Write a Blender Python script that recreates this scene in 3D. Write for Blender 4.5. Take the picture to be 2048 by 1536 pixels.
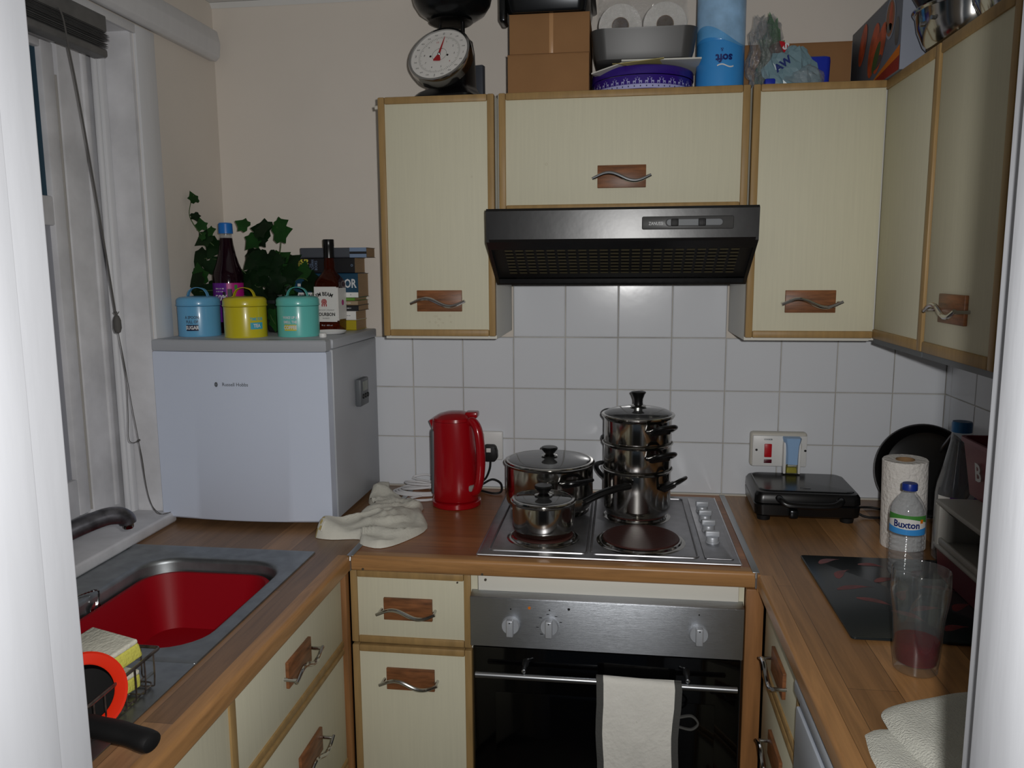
import bpy, bmesh, math, random
from math import pi, sin, cos, radians, sqrt
from mathutils import Vector, Matrix, Euler

for o in list(bpy.data.objects):
    bpy.data.objects.remove(o, do_unlink=True)
SC = bpy.context.scene
COL = SC.collection

# ------------------------------------------------------------------ camera
cam_d = bpy.data.cameras.new('camera')
cam = bpy.data.objects.new('camera', cam_d)
COL.objects.link(cam)
YAW, PITCH, ROLL, FOC = 0.133185, -0.144217, -0.006304, 1605.57
fw = Vector((-sin(YAW) * cos(PITCH), cos(YAW) * cos(PITCH), sin(PITCH)))
rt = Vector((cos(YAW), sin(YAW), 0))
up = rt.cross(fw)
r2 = cos(ROLL) * rt + sin(ROLL) * up
u2 = -sin(ROLL) * rt + cos(ROLL) * up
mw = Matrix((r2, u2, -fw)).transposed().to_4x4()
mw.translation = Vector((0.30271, -2.30367, 1.56032))
cam.matrix_world = mw
cam_d.sensor_fit = 'HORIZONTAL'
cam_d.sensor_width = 36.0
cam_d.lens = FOC / 2048 * 36.0
cam_d.clip_start = 0.02
SC.camera = cam

# ------------------------------------------------------------------ view + world
SC.view_settings.view_transform = 'Standard'
SC.view_settings.look = 'None'
SC.view_settings.gamma = 1.0
SC.view_settings.use_curve_mapping = False
SC.view_settings.exposure = 0.0
w = bpy.data.worlds.new('world')
SC.world = w
w.use_nodes = True
bg = w.node_tree.nodes['Background']
bg.inputs[0].default_value = (0.55, 0.72, 0.95, 1)
bg.inputs[1].default_value = 0.05

# ------------------------------------------------------------------ the camera's flash (right of and above the lens)
fl_d = bpy.data.lights.new('camera_flash', 'SPOT')
fl = bpy.data.objects.new('camera_flash', fl_d)
COL.objects.link(fl)
fl.location = (0.345, -2.30, 1.59)
fl_d.energy = 57.0
fl_d.color = (1.0, 0.985, 0.965)
fl_d.spot_size = radians(128)
fl_d.spot_blend = 1.0
fl_d.shadow_soft_size = 0.012
fl.rotation_euler = (Vector((-0.20, 1.0, -0.16))).to_track_quat('-Z', 'Y').to_euler()

# ------------------------------------------------------------------ materials
def srgb(c):
    return tuple(((x / 255.0) / 12.92 if x <= 10 else (((x / 255.0) + 0.055) / 1.055) ** 2.4) for x in c) + (1,)
MATS = {}
def mat(name, col, rough=0.5, metal=0.0, spec=0.5, bump=0.0, bscale=60.0, var=0.0, vscale=6.0, stretch=(1, 1, 1), coat=0.0, sheen=0.0, trans=0.0, ior=1.45, alpha=1.0):
    """col = albedo in 0-255 sRGB; optional procedural colour variation and bump."""
    m = bpy.data.materials.new(name)
    m.use_nodes = True
    nt = m.node_tree
    b = nt.nodes['Principled BSDF']
    b.inputs['Base Color'].default_value = srgb(col)
    b.inputs['Roughness'].default_value = rough
    b.inputs['Metallic'].default_value = metal
    b.inputs['Specular IOR Level'].default_value = spec
    b.inputs['Coat Weight'].default_value = coat
    b.inputs['Coat Roughness'].default_value = 0.08
    b.inputs['Sheen Weight'].default_value = sheen
    b.inputs['Transmission Weight'].default_value = trans
    b.inputs['IOR'].default_value = ior
    b.inputs['Alpha'].default_value = alpha
    tc = nt.nodes.new('ShaderNodeTexCoord')
    mp = nt.nodes.new('ShaderNodeMapping')
    mp.inputs['Scale'].default_value = stretch
    nt.links.new(tc.outputs['Object'], mp.inputs['Vector'])
    nz = nt.nodes.new('ShaderNodeTexNoise')
    nz.inputs['Scale'].default_value = vscale
    nz.inputs['Detail'].default_value = 6
    nt.links.new(mp.outputs['Vector'], nz.inputs['Vector'])
    if var > 0:
        mx = nt.nodes.new('ShaderNodeMix')
        mx.data_type = 'RGBA'
        mx.inputs['A'].default_value = srgb(tuple(max(0, c * (1 - var)) for c in col))
        mx.inputs['B'].default_value = srgb(tuple(min(255, c * (1 + var)) for c in col))
        mr = nt.nodes.new('ShaderNodeMapRange')
        mr.inputs['From Min'].default_value = 0.3
        mr.inputs['From Max'].default_value = 0.7
        nt.links.new(nz.outputs['Fac'], mr.inputs['Value'])
        nt.links.new(mr.outputs['Result'], mx.inputs['Factor'])
        nt.links.new(mx.outputs['Result'], b.inputs['Base Color'])
    if bump > 0:
        n2 = nt.nodes.new('ShaderNodeTexNoise')
        n2.inputs['Scale'].default_value = bscale
        n2.inputs['Detail'].default_value = 4
        nt.links.new(mp.outputs['Vector'], n2.inputs['Vector'])
        bp = nt.nodes.new('ShaderNodeBump')
        bp.inputs['Strength'].default_value = bump
        bp.inputs['Distance'].default_value = 0.01
        nt.links.new(n2.outputs['Fac'], bp.inputs['Height'])
        nt.links.new(bp.outputs['Normal'], b.inputs['Normal'])
    MATS[name] = m
    return m

def wood_planks(name, c1, c2, rot, row=0.07, length=0.9, rough=0.35, coord='Object', loc=(0, 0, 0)):
    m = bpy.data.materials.new(name)
    m.use_nodes = True
    nt = m.node_tree
    b = nt.nodes['Principled BSDF']
    b.inputs['Roughness'].default_value = rough
    b.inputs['Specular IOR Level'].default_value = 0.5
    tc = nt.nodes.new('ShaderNodeTexCoord')
    mp = nt.nodes.new('ShaderNodeMapping')
    mp.inputs['Rotation'].default_value = (0, 0, rot)
    mp.inputs['Location'].default_value = loc
    nt.links.new(tc.outputs[coord], mp.inputs['Vector'])
    br = nt.nodes.new('ShaderNodeTexBrick')
    br.inputs['Scale'].default_value = 1
    br.inputs['Brick Width'].default_value = length
    br.inputs['Row Height'].default_value = row
    br.inputs['Mortar Size'].default_value = 0.0006
    br.inputs['Mortar Smooth'].default_value = 0.5
    br.inputs['Color1'].default_value = srgb(c1)
    br.inputs['Color2'].default_value = srgb(c2)
    br.inputs['Mortar'].default_value = srgb(tuple(x * 0.75 for x in c2))
    br.offset = 0.37
    nt.links.new(mp.outputs['Vector'], br.inputs['Vector'])
    m2 = nt.nodes.new('ShaderNodeMapping')
    m2.inputs['Scale'].default_value = (4, 60, 60)
    nt.links.new(mp.outputs['Vector'], m2.inputs['Vector'])
    nz = nt.nodes.new('ShaderNodeTexNoise')
    nz.inputs['Scale'].default_value = 1.0
    nz.inputs['Detail'].default_value = 8
    nz.inputs['Roughness'].default_value = 0.65
    nz.inputs['Distortion'].default_value = 0.6
    nt.links.new(m2.outputs['Vector'], nz.inputs['Vector'])
    mr = nt.nodes.new('ShaderNodeMapRange')
    mr.inputs['From Min'].default_value = 0.25
    mr.inputs['From Max'].default_value = 0.75
    mr.inputs['To Min'].default_value = 0.62
    mr.inputs['To Max'].default_value = 1.25
    nt.links.new(nz.outputs['Fac'], mr.inputs['Value'])
    mx = nt.nodes.new('ShaderNodeVectorMath')
    mx.operation = 'SCALE'
    nt.links.new(br.outputs['Color'], mx.inputs[0])
    nt.links.new(mr.outputs['Result'], mx.inputs['Scale'])
    nt.links.new(mx.outputs['Vector'], b.inputs['Base Color'])
    bp = nt.nodes.new('ShaderNodeBump')
    bp.inputs['Strength'].default_value = 0.06
    bp.inputs['Distance'].default_value = 0.004
    nt.links.new(nz.outputs['Fac'], bp.inputs['Height'])
    nt.links.new(bp.outputs['Normal'], b.inputs['Normal'])
    MATS[name] = m
    return m

def thin_glass(name, tint=(255, 255, 255), fac=0.12, rough=0.03, haze=0.0):
    """thin clear film or glass: mostly see-through with glossy reflection"""
    m = bpy.data.materials.new(name)
    m.use_nodes = True
    nt = m.node_tree
    nt.nodes.remove(nt.nodes['Principled BSDF'])
    out = nt.nodes['Material Output']
    tr = nt.nodes.new('ShaderNodeBsdfTransparent')
    tr.inputs[0].default_value = srgb(tint)
    gl = nt.nodes.new('ShaderNodeBsdfGlossy')
    gl.inputs['Roughness'].default_value = rough
    lw = nt.nodes.new('ShaderNodeLayerWeight')
    lw.inputs['Blend'].default_value = 0.5
    fr = nt.nodes.new('ShaderNodeMath')
    fr.operation = 'POWER'
    fr.inputs[1].default_value = 4.0
    nt.links.new(lw.outputs['Facing'], fr.inputs[0])
    ad = nt.nodes.new('ShaderNodeMath')
    ad.operation = 'ADD'
    ad.inputs[1].default_value = fac + 0.03
    ad.use_clamp = True
    mx = nt.nodes.new('ShaderNodeMixShader')
    nt.links.new(fr.outputs[0], ad.inputs[0])
    nt.links.new(ad.outputs[0], mx.inputs[0])
    nt.links.new(tr.outputs[0], mx.inputs[1])
    nt.links.new(gl.outputs[0], mx.inputs[2])
    nt.links.new(mx.outputs[0], out.inputs['Surface'])
    if haze > 0:
        df = nt.nodes.new('ShaderNodeBsdfDiffuse')
        df.inputs[0].default_value = srgb((225, 228, 230))
        m3 = nt.nodes.new('ShaderNodeMixShader')
        m3.inputs[0].default_value = haze
        nt.links.new(mx.outputs[0], m3.inputs[1])
        nt.links.new(df.outputs[0], m3.inputs[2])
        nt.links.new(m3.outputs[0], out.inputs['Surface'])
    if name.startswith('crinkled'):
        tc = nt.nodes.new('ShaderNodeTexCoord')
        nz = nt.nodes.new('ShaderNodeTexNoise')
        nz.inputs['Scale'].default_value = 90
        nz.inputs['Detail'].default_value = 5
        bp = nt.nodes.new('ShaderNodeBump')
        bp.inputs['Strength'].default_value = 1.0
        bp.inputs['Distance'].default_value = 0.01
        nt.links.new(tc.outputs['Object'], nz.inputs['Vector'])
        nt.links.new(nz.outputs['Fac'], bp.inputs['Height'])
        nt.links.new(bp.outputs['Normal'], gl.inputs['Normal'])
    MATS[name] = m
    return m

mat('wall_paint', (224, 216, 206), 0.9, bump=0.12, bscale=14, var=0.015, vscale=2.5, spec=0.2)
mat('ceiling_paint', (222, 222, 220), 0.95, spec=0.1)
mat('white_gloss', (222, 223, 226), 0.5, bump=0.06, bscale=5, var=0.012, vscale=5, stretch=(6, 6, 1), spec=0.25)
mat('jamb_gloss_dimmed', (190, 192, 197), 0.55, bump=0.06, bscale=5, var=0.012, vscale=5, stretch=(6, 6, 1), spec=0.2)  # copy of white_gloss with its colour darkened against overexposure by the near flash
mat('old_gloss', (216, 216, 219), 0.5, bump=0.25, bscale=12, var=0.07, vscale=9, spec=0.3)
mat('gap_shade', (178, 175, 170), 0.9, spec=0.1)
mat('tile', (226, 229, 234), 0.16, bump=0.05, bscale=7, spec=0.5)
mat('grout', (176, 172, 164), 0.9, var=0.12, vscale=9, spec=0.2)
mat('cream', (214, 210, 186), 0.55, bump=0.03, bscale=160, var=0.010, vscale=7, stretch=(40, 40, 1.2), spec=0.3)
mat('trimwood', (162, 132, 86), 0.45, var=0.06, vscale=9, stretch=(8, 8, 1), spec=0.35)
mat('endwood', (146, 102, 62), 0.4, var=0.13, vscale=4, stretch=(14, 14, 1.2), spec=0.4)
mat('carcass_white', (226, 224, 214), 0.45)
mat('plate_wood', (124, 80, 50), 0.4, var=0.2, vscale=22, stretch=(1, 1, 6), spec=0.4)
mat('knob_silver', (186, 190, 196), 0.4, 0.35)
mat('chrome', (190, 190, 190), 0.14, 1.0)
mat('satin_metal', (170, 172, 175), 0.32, 1.0)
mat('hob_steel', (176, 176, 180), 0.38, 1.0, var=0.04, vscale=40)
mat('brushed', (186, 190, 196), 0.40, 1.0, bump=0.14, bscale=50, stretch=(0.4, 1, 30))
mat('sink_steel', (150, 154, 156), 0.42, 1.0, var=0.06, vscale=30)
mat('strip_metal', (185, 188, 190), 0.38, 1.0)
mat('black_plastic', (16, 16, 17), 0.28)
mat('black_matt', (20, 20, 21), 0.55)
mat('black_glass', (4, 4, 5), 0.06, spec=0.5)
mat('hood_black', (26, 26, 27), 0.27, bump=0.035, bscale=12, spec=0.42)
mat('hood_inner', (8, 8, 8), 0.45)
mat('grille', (74, 68, 46), 0.5)
mat('hotplate', (66, 34, 30), 0.42, bump=0.05, bscale=90, spec=0.45)
mat('red_plastic', (158, 6, 20), 0.22, coat=0.3)
mat('red_bowl', (158, 3, 22), 0.5, spec=0.3)
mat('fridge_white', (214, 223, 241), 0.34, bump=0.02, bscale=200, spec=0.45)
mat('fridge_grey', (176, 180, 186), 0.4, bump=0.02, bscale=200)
mat('white_plastic', (228, 228, 226), 0.35)
mat('old_white', (205, 201, 190), 0.45)
mat('kitchen_paper', (236, 232, 226), 0.95, bump=0.5, bscale=120, spec=0.1)
mat('cardtube', (150, 118, 82), 0.9)
mat('cardboard', (150, 112, 76), 0.85, bump=0.05, bscale=60, var=0.03, vscale=9, spec=0.15)
mat('tape', (186, 142, 98), 0.35)
mat('terry', (214, 214, 202), 1.0, bump=0.6, bscale=380, var=0.04, vscale=12, spec=0.05, sheen=0.3)
mat('mitt', (234, 232, 224), 0.95, bump=0.25, bscale=90, var=0.03, vscale=10, spec=0.1, sheen=0.2)
mat('mitt_edge', (78, 78, 76), 0.9, bump=0.2, bscale=200)
mat('rag', (218, 216, 204), 0.95, bump=0.12, bscale=160, var=0.05, vscale=14, spec=0.1)
mat('stain', (190, 170, 110), 0.95)
mat('leaf', (26, 50, 26), 0.33, var=0.35, vscale=12, spec=0.4)
mat('leaf_light', (42, 88, 38), 0.4, var=0.2, vscale=12, spec=0.4)
mat('stem', (60, 84, 40), 0.6)
mat('pot_dark', (30, 32, 34), 0.5)
mat('can_blue', (104, 172, 214), 0.3, coat=0.3)
mat('can_yellow', (206, 192, 40), 0.3, coat=0.3)
mat('can_teal', (104, 198, 190), 0.3, coat=0.3)
mat('navy', (24, 34, 66), 0.5)
mat('ink_grey', (70, 84, 100), 0.5)
mat('ink_white', (214, 216, 218), 0.5)
mat('ink_black', (22, 20, 22), 0.5)
mat('ink_teal', (70, 170, 196), 0.5)
mat('ink_yellow', (206, 196, 70), 0.5)
mat('label_white', (228, 226, 222), 0.5)
mat('label_red', (168, 30, 36), 0.5)
mat('label_purple', (102, 34, 140), 0.4)
mat('label_pink', (180, 30, 130), 0.4)
mat('label_green', (70, 140, 60), 0.4)
mat('whisky', (120, 40, 6), 0.04, spec=0.5, trans=0.85, ior=1.36)
mat('cordial', (26, 4, 16), 0.08, spec=0.6)
mat('cap_blue', (28, 112, 196), 0.35)
mat('cap_darkblue', (22, 50, 140), 0.35)
mat('cap_tealblue', (20, 96, 150), 0.35)
mat('book_navy', (20, 66, 92), 0.45)
mat('book_black', (24, 24, 28), 0.45)
mat('book_grey', (72, 76, 84), 0.5)
mat('book_blue', (120, 140, 168), 0.5)
mat('book_green', (96, 148, 48), 0.5)
mat('book_yellow', (176, 158, 20), 0.5)
mat('book_tan', (160, 140, 112), 0.5)
mat('pages', (176, 146, 112), 0.9, bump=0.3, bscale=500, stretch=(0.1, 0.1, 1))
mat('timer_grey', (92, 96, 100), 0.45)
mat('lcd', (128, 134, 124), 0.3)
mat('switch_red', (190, 20, 32), 0.35)
mat('lamp_darkred', (84, 10, 30), 0.35)
mat('fresh_blue', (150, 186, 226), 0.4)
mat('pan_black', (10, 10, 11), 0.3)
mat('pan_grey', (78, 78, 80), 0.4)
mat('tin_grey', (72, 72, 72), 0.36, spec=0.4)
mat('tin_purple', (52, 26, 130), 0.3, coat=0.3)
mat('tin_lilac', (176, 176, 222), 0.4)
mat('paper', (214, 214, 206), 0.8)
mat('paper_yellow', (196, 184, 120), 0.8)
mat('pack_blue', (62, 152, 226), 0.35, coat=0.2)
mat('pack_sky', (150, 190, 226), 0.35, coat=0.2, var=0.12, vscale=18)
mat('pack_mid', (98, 168, 224), 0.35, coat=0.2, var=0.1, vscale=16)
mat('ink_navy', (20, 40, 110), 0.4)
mat('bag_green', (40, 108, 56), 0.3)
mat('bag_red', (188, 26, 40), 0.3)
mat('bag_blue', (26, 48, 168), 0.4)
mat('bag_pale', (118, 146, 156), 0.3)
mat('bag_brown', (150, 96, 62), 0.5)
mat('box_grey', (106, 110, 120), 0.5)
mat('box_light', (150, 156, 170), 0.5)
mat('box_orange', (220, 120, 20), 0.5)
mat('box_red', (150, 44, 26), 0.5)
mat('sausage', (190, 80, 40), 0.5, var=0.2, vscale=30)
mat('lettuce', (70, 96, 50), 0.6)
mat('rack_grey', (150, 148, 142), 0.5)
mat('crate_maroon', (118, 30, 44), 0.45)
mat('crate_dark', (96, 14, 34), 0.45)
mat('board_glass', (34, 40, 42), 0.22, spec=0.4)
mat('board_red', (100, 30, 28), 0.3, var=0.3, vscale=40)
mat('drink', (150, 2, 30), 0.03, trans=0.75, ior=1.06)
mat('glass', (250, 252, 252), 0.02, trans=1.0, ior=1.45)
mat('dusk_glass', (56, 80, 96), 0.6, spec=0.08)
mat('frost_glass', (158, 160, 168), 0.6, spec=0.2)
mat('blind_grey', (98, 98, 98), 0.5, var=0.08, vscale=30)
mat('cord', (92, 90, 88), 0.8)
mat('tap_dark', (112, 112, 118), 0.34, 0.85, var=0.25, vscale=40)
mat('sponge_white', (214, 212, 196), 0.95, bump=0.3, bscale=150, var=0.04, vscale=20)
mat('sponge_yellow', (206, 202, 92), 0.95, bump=0.3, bscale=200)
mat('orange_red', (226, 44, 14), 0.4)
mat('rust_wire', (120, 112, 108), 0.35, 0.9, var=0.3, vscale=60)
mat('black_rubber', (16, 16, 17), 0.6)
mat('washer_white', (206, 214, 226), 0.35)
mat('screw', (120, 112, 100), 0.4, 0.8)
mat('floor_lino', (92, 84, 76), 0.6, var=0.1, vscale=12)
mat('cable_white', (220, 220, 222), 0.45)
mat('pot_steel', (178, 176, 172), 0.13, 1.0, var=0.03, vscale=20)
mat('tin_dark', (40, 42, 44), 0.22, 0.7)
wood_planks('top_left', (166, 126, 90), (130, 98, 70), pi / 2, row=0.075, length=1.3, rough=0.34)
wood_planks('top_mid', (172, 114, 70), (146, 92, 54), 0, row=0.075, length=1.2, rough=0.34)
wood_planks('top_right', (184, 136, 86), (112, 78, 46), pi / 2, row=0.075, length=1.1, rough=0.34, loc=(0.02, 0.013, 0))
wood_planks('edge_x', (184, 138, 88), (172, 126, 78), 0, row=0.5, length=3, rough=0.34)
wood_planks('edge_y', (182, 134, 84), (166, 118, 72), pi / 2, row=0.5, length=3, rough=0.34)
thin_glass('lid_glass', (205, 208, 210), 0.10, 0.05, 0.05)
thin_glass('clear_film', (240, 242, 244), 0.06, 0.1, 0.1)
thin_glass('crinkled_film', (246, 247, 248), 0.12, 0.10, 0.05)
thin_glass('crinkled_green', (150, 205, 165), 0.08, 0.12, 0.08)
thin_glass('bottle_film', (246, 248, 250), 0.04, 0.06, 0.09)
thin_glass('oven_glass', (40, 40, 44), 0.02, 0.03)

# horizontally brushed steel: the highlight stretches into a vertical streak
_nt = MATS['brushed'].node_tree
_pb = _nt.nodes['Principled BSDF']
_cx = _nt.nodes.new('ShaderNodeCombineXYZ')
_cx.inputs[2].default_value = 1.0
_pb.inputs['Anisotropic'].default_value = 0.85
_nt.links.new(_cx.outputs[0], _pb.inputs['Tangent'])
thin_glass('pint_wall', (248, 250, 250), 0.02, 0.04, 0.018)

# ------------------------------------------------------------------ mesh builder
class B:
    def __init__(s):
        s.bm = bmesh.new()
    def _f(s, vs, mi):
        try:
            f = s.bm.faces.new(vs)
            f.material_index = mi
            return f
        except ValueError:
            return None
    def box(s, a, b, bev=0.0, mi=0, seg=2, M=None):
        (x0, y0, z0), (x1, y1, z1) = a, b
        vs = [s.bm.verts.new(p) for p in ((x0, y0, z0), (x1, y0, z0), (x1, y1, z0), (x0, y1, z0), (x0, y0, z1), (x1, y0, z1), (x1, y1, z1), (x0, y1, z1))]
        fs = [s._f([vs[i] for i in q], mi) for q in ((3, 2, 1, 0), (4, 5, 6, 7), (0, 1, 5, 4), (1, 2, 6, 5), (2, 3, 7, 6), (3, 0, 4, 7))]
        geo = vs
        if bev > 0:
            es = list({e for f in fs for e in f.edges})
            r = bmesh.ops.bevel(s.bm, geom=es, offset=bev, segments=seg, affect='EDGES', profile=0.5)
            for f in r['faces']:
                f.material_index = mi
            geo = list({v for f in r['faces'] for v in f.verts})
        if M is not None:
            bmesh.ops.transform(s.bm, matrix=M, verts=geo)
        return s
    def lathe(s, prof, seg=40, mi=0, c=(0, 0, 0), M=None, a0=0.0, a1=2 * pi):
        """prof = [(r, z)...] revolved about z through c; r=0 closes the end"""
        full = abs(a1 - a0 - 2 * pi) < 1e-6
        n = seg if full else seg + 1
        rings = []
        for (r, z) in prof:
            if r <= 1e-7:
                v = s.bm.verts.new((c[0], c[1], c[2] + z))
                rings.append([v])
            else:
                rings.append([s.bm.verts.new((c[0] + r * cos(a0 + (a1 - a0) * i / seg), c[1] + r * sin(a0 + (a1 - a0) * i / seg), c[2] + z)) for i in range(n)])
        for k in range(len(rings) - 1):
            A, C = rings[k], rings[k + 1]
            for i in range(seg):
                j = (i + 1) % n if full else i + 1
                if len(A) == 1 and len(C) == 1:
                    continue
                if len(A) == 1:
                    s._f([A[0], C[j], C[i]], mi)
                elif len(C) == 1:
                    s._f([A[i], A[j], C[0]], mi)
                else:
                    s._f([A[i], A[j], C[j], C[i]], mi)
        if M is not None:
            bmesh.ops.transform(s.bm, matrix=M, verts=[v for r in rings for v in r])
        return s
    def loft(s, rings, mi=0, closed=True, cap=True):
        R = [[s.bm.verts.new(p) for p in r] for r in rings]
        n = len(R[0])
        for k in range(len(R) - 1):
            for i in range(n if closed else n - 1):
                j = (i + 1) % n
                s._f([R[k][i], R[k][j], R[k + 1][j], R[k + 1][i]], mi)
        if cap and closed:
            s._f(list(reversed(R[0])), mi)
            s._f(R[-1], mi)
        return s
    def tube(s, pts, r=0.003, seg=8, mi=0, closed=False, flat=1.0):
        P = [Vector(p) for p in pts]
        n = len(P)
        rr = r if isinstance(r, (list, tuple)) else [r] * n
        T = []
        for i in range(n):
            a = P[i - 1] if (i > 0 or closed) else P[i]
            b = P[(i + 1) % n] if (i < n - 1 or closed) else P[i]
            T.append((b - a).normalized())
        ref = Vector((0, 0, 1))
        if abs(T[0].dot(ref)) > 0.9:
            ref = Vector((1, 0, 0))
        nrm = (ref - T[0] * ref.dot(T[0])).normalized()
        rings = []
        for i in range(n):
            nrm = (nrm - T[i] * nrm.dot(T[i])).normalized()
            bn = T[i].cross(nrm)
            rings.append([s.bm.verts.new(P[i] + (nrm * cos(2 * pi * k / seg) * flat + bn * sin(2 * pi * k / seg)) * rr[i]) for k in range(seg)])
        m = n if closed else n - 1
        for i in range(m):
            A, C = rings[i], rings[(i + 1) % n]
            for k in range(seg):
                l = (k + 1) % seg
                s._f([A[k], A[l], C[l], C[k]], mi)
        if not closed:
            s._f(list(reversed(rings[0])), mi)
            s._f(rings[-1], mi)
        return s
    def prism(s, poly, lo, hi, axis='z', mi=0, bev=0.0, M=None):
        def P(a, b, t):
            return {'z': (a, b, t), 'y': (a, t, b), 'x': (t, a, b)}[axis]
        A = [s.bm.verts.new(P(a, b, lo)) for a, b in poly]
        C = [s.bm.verts.new(P(a, b, hi)) for a, b in poly]
        n = len(poly)
        fs = [s._f(list(reversed(A)), mi), s._f(C, mi)]
        for i in range(n):
            j = (i + 1) % n
            fs.append(s._f([A[i], A[j], C[j], C[i]], mi))
        geo = A + C
        if bev > 0:
            es = list({e for f in fs if f for e in f.edges})
            r = bmesh.ops.bevel(s.bm, geom=es, offset=bev, segments=2, affect='EDGES', profile=0.5)
            for f in r['faces']:
                f.material_index = mi
            geo = list({v for f in r['faces'] for v in f.verts} | {v for v in geo if v.is_valid})
        if M is not None:
            bmesh.ops.transform(s.bm, matrix=M, verts=geo)
        return s
    def text(s, txt, size, fn, mi=0, sx=1.0, align='CENTER', bold=0.0, sub=0):
        """add lettering: fn maps the flat (x, y) of the letters onto the surface"""
        cu = bpy.data.curves.new('t', 'FONT')
        cu.body = txt
        cu.size = size
        cu.align_x = align
        cu.align_y = 'CENTER'
        cu.resolution_u = 2
        cu.offset = bold
        ob = bpy.data.objects.new('t', cu)
        COL.objects.link(ob)
        dg = bpy.context.evaluated_depsgraph_get()
        dg.update()
        me = bpy.data.meshes.new_from_object(ob.evaluated_get(dg))
        t = bmesh.new()
        t.from_mesh(me)
        if sub:
            bmesh.ops.triangulate(t, faces=t.faces[:])
            bmesh.ops.subdivide_edges(t, edges=[e for e in t.edges if e.calc_length() > size * 0.25], cuts=sub)
        mp = {v: s.bm.verts.new(fn(v.co.x * sx, v.co.y)) for v in t.verts}
        for f in t.faces:
            s._f([mp[v] for v in f.verts], mi)
        t.free()
        bpy.data.objects.remove(ob)
        bpy.data.curves.remove(cu)
        bpy.data.meshes.remove(me)
        return s
    def build(s, name, mats, parent=None, loc=(0, 0, 0), smooth=True, ang=35, norm=True):
        if norm:
            bmesh.ops.recalc_face_normals(s.bm, faces=s.bm.faces[:])
        me = bpy.data.meshes.new(name)
        s.bm.to_mesh(me)
        s.bm.free()
        for m in (mats if isinstance(mats, (list, tuple)) else [mats]):
            me.materials.append(MATS[m])
        if smooth:
            me.shade_smooth()
            me.set_sharp_from_angle(angle=radians(ang))
        o = bpy.data.objects.new(name, me)
        COL.objects.link(o)
        o.location = loc
        if parent is not None:
            o.parent = parent
        return o

def thing(name, label, cat, loc=(0, 0, 0), rz=0.0, group=None, rot=None):
    o = bpy.data.objects.new(name, None)
    o.empty_display_size = 0.05
    COL.objects.link(o)
    o.location = loc
    o.rotation_euler = rot if rot else (0, 0, rz)
    return tag(o, label, cat, group)
def tag(o, label, cat, group=None, kind=None):
    if label: o['label'] = label
    if cat: o['category'] = cat
    if group: o['group'] = group
    if kind: o['kind'] = kind
    return o
def struct(o):
    o['kind'] = 'structure'
    return o
def plane_fn(o, ux, uy):
    o, ux, uy = Vector(o), Vector(ux), Vector(uy)
    return lambda x, y: o + ux * x + uy * y
def cyl_fn(r, a0, z0, c=(0, 0)):
    """wrap text round a cylinder, outside, centred on angle a0"""
    return lambda x, y: Vector((c[0] + r * cos(a0 + x / r), c[1] + r * sin(a0 + x / r), z0 + y))
def strokes(b, fn, width, h, mi=0, seed=1):
    """a row of tiny illegible printed dashes"""
    rnd = random.Random(seed)
    x = -width / 2
    while x < width / 2:
        wd = rnd.uniform(0.4, 0.9) * h
        b._f([b.bm.verts.new(fn(p, q)) for p, q in ((x, -h / 2), (x + wd, -h / 2), (x + wd, h / 2), (x, h / 2))], mi)
        x += wd + h * rnd.choice((0.3, 0.3, 0.9))
def band(b, r, a0, a1, z0, z1, mi, seg=24, r2=None):
    r2 = r if r2 is None else r2
    for i in range(seg):
        p, q = a0 + (a1 - a0) * i / seg, a0 + (a1 - a0) * (i + 1) / seg
        b._f([b.bm.verts.new(v) for v in ((r * cos(p), r * sin(p), z0), (r * cos(q), r * sin(q), z0), (r2 * cos(q), r2 * sin(q), z1), (r2 * cos(p), r2 * sin(p), z1))], mi)
def rrect(x0, x1, y0, y1, r, n=6):
    pts = []
    for cx, cy, a in ((x1 - r, y1 - r, 0), (x0 + r, y1 - r, pi / 2), (x0 + r, y0 + r, pi), (x1 - r, y0 + r, 3 * pi / 2)):
        for i in range(n + 1):
            t = a + pi / 2 * i / n
            pts.append((cx + r * cos(t), cy + r * sin(t)))
    return pts
def smooth_path(pts, n=8, closed=False):
    P = [Vector(p) for p in pts]
    out = []
    m = len(P)
    for i in range(m if closed else m - 1):
        if closed:
            a, b, c, d = P[i - 1], P[i], P[(i + 1) % m], P[(i + 2) % m]
        else:
            a, b, c, d = P[max(i - 1, 0)], P[i], P[i + 1], P[min(i + 2, m - 1)]
        for k in range(n):
            t = k / n
            out.append(0.5 * ((2 * b) + (c - a) * t + (2 * a - 5 * b + 4 * c - d) * t * t + (3 * b - a - 3 * c + d) * t ** 3))
    if not closed:
        out.append(P[-1])
    return out

# ================================================================== THE ROOM
LX, RX, CZ = -0.87, 1.19, 2.315          # left wall, right wall, ceiling height
FY = -1.70                               # kitchen side of the wall with the doorway
b = B(); b.box((-2.2, -4.2, -0.05), (2.4, 0.12, 0.0))
struct(b.build('floor', 'floor_lino', smooth=False))
b = B(); b.box((-2.2, -4.2, CZ), (2.4, 0.12, CZ + 0.06))
struct(b.build('ceiling', 'ceiling_paint', smooth=False))
b = B(); b.box((-1.15, 0.0, 0), (1.35, 0.12, CZ - 0.001))
wb = struct(b.build('wall_back', 'wall_paint', smooth=False))
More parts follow.
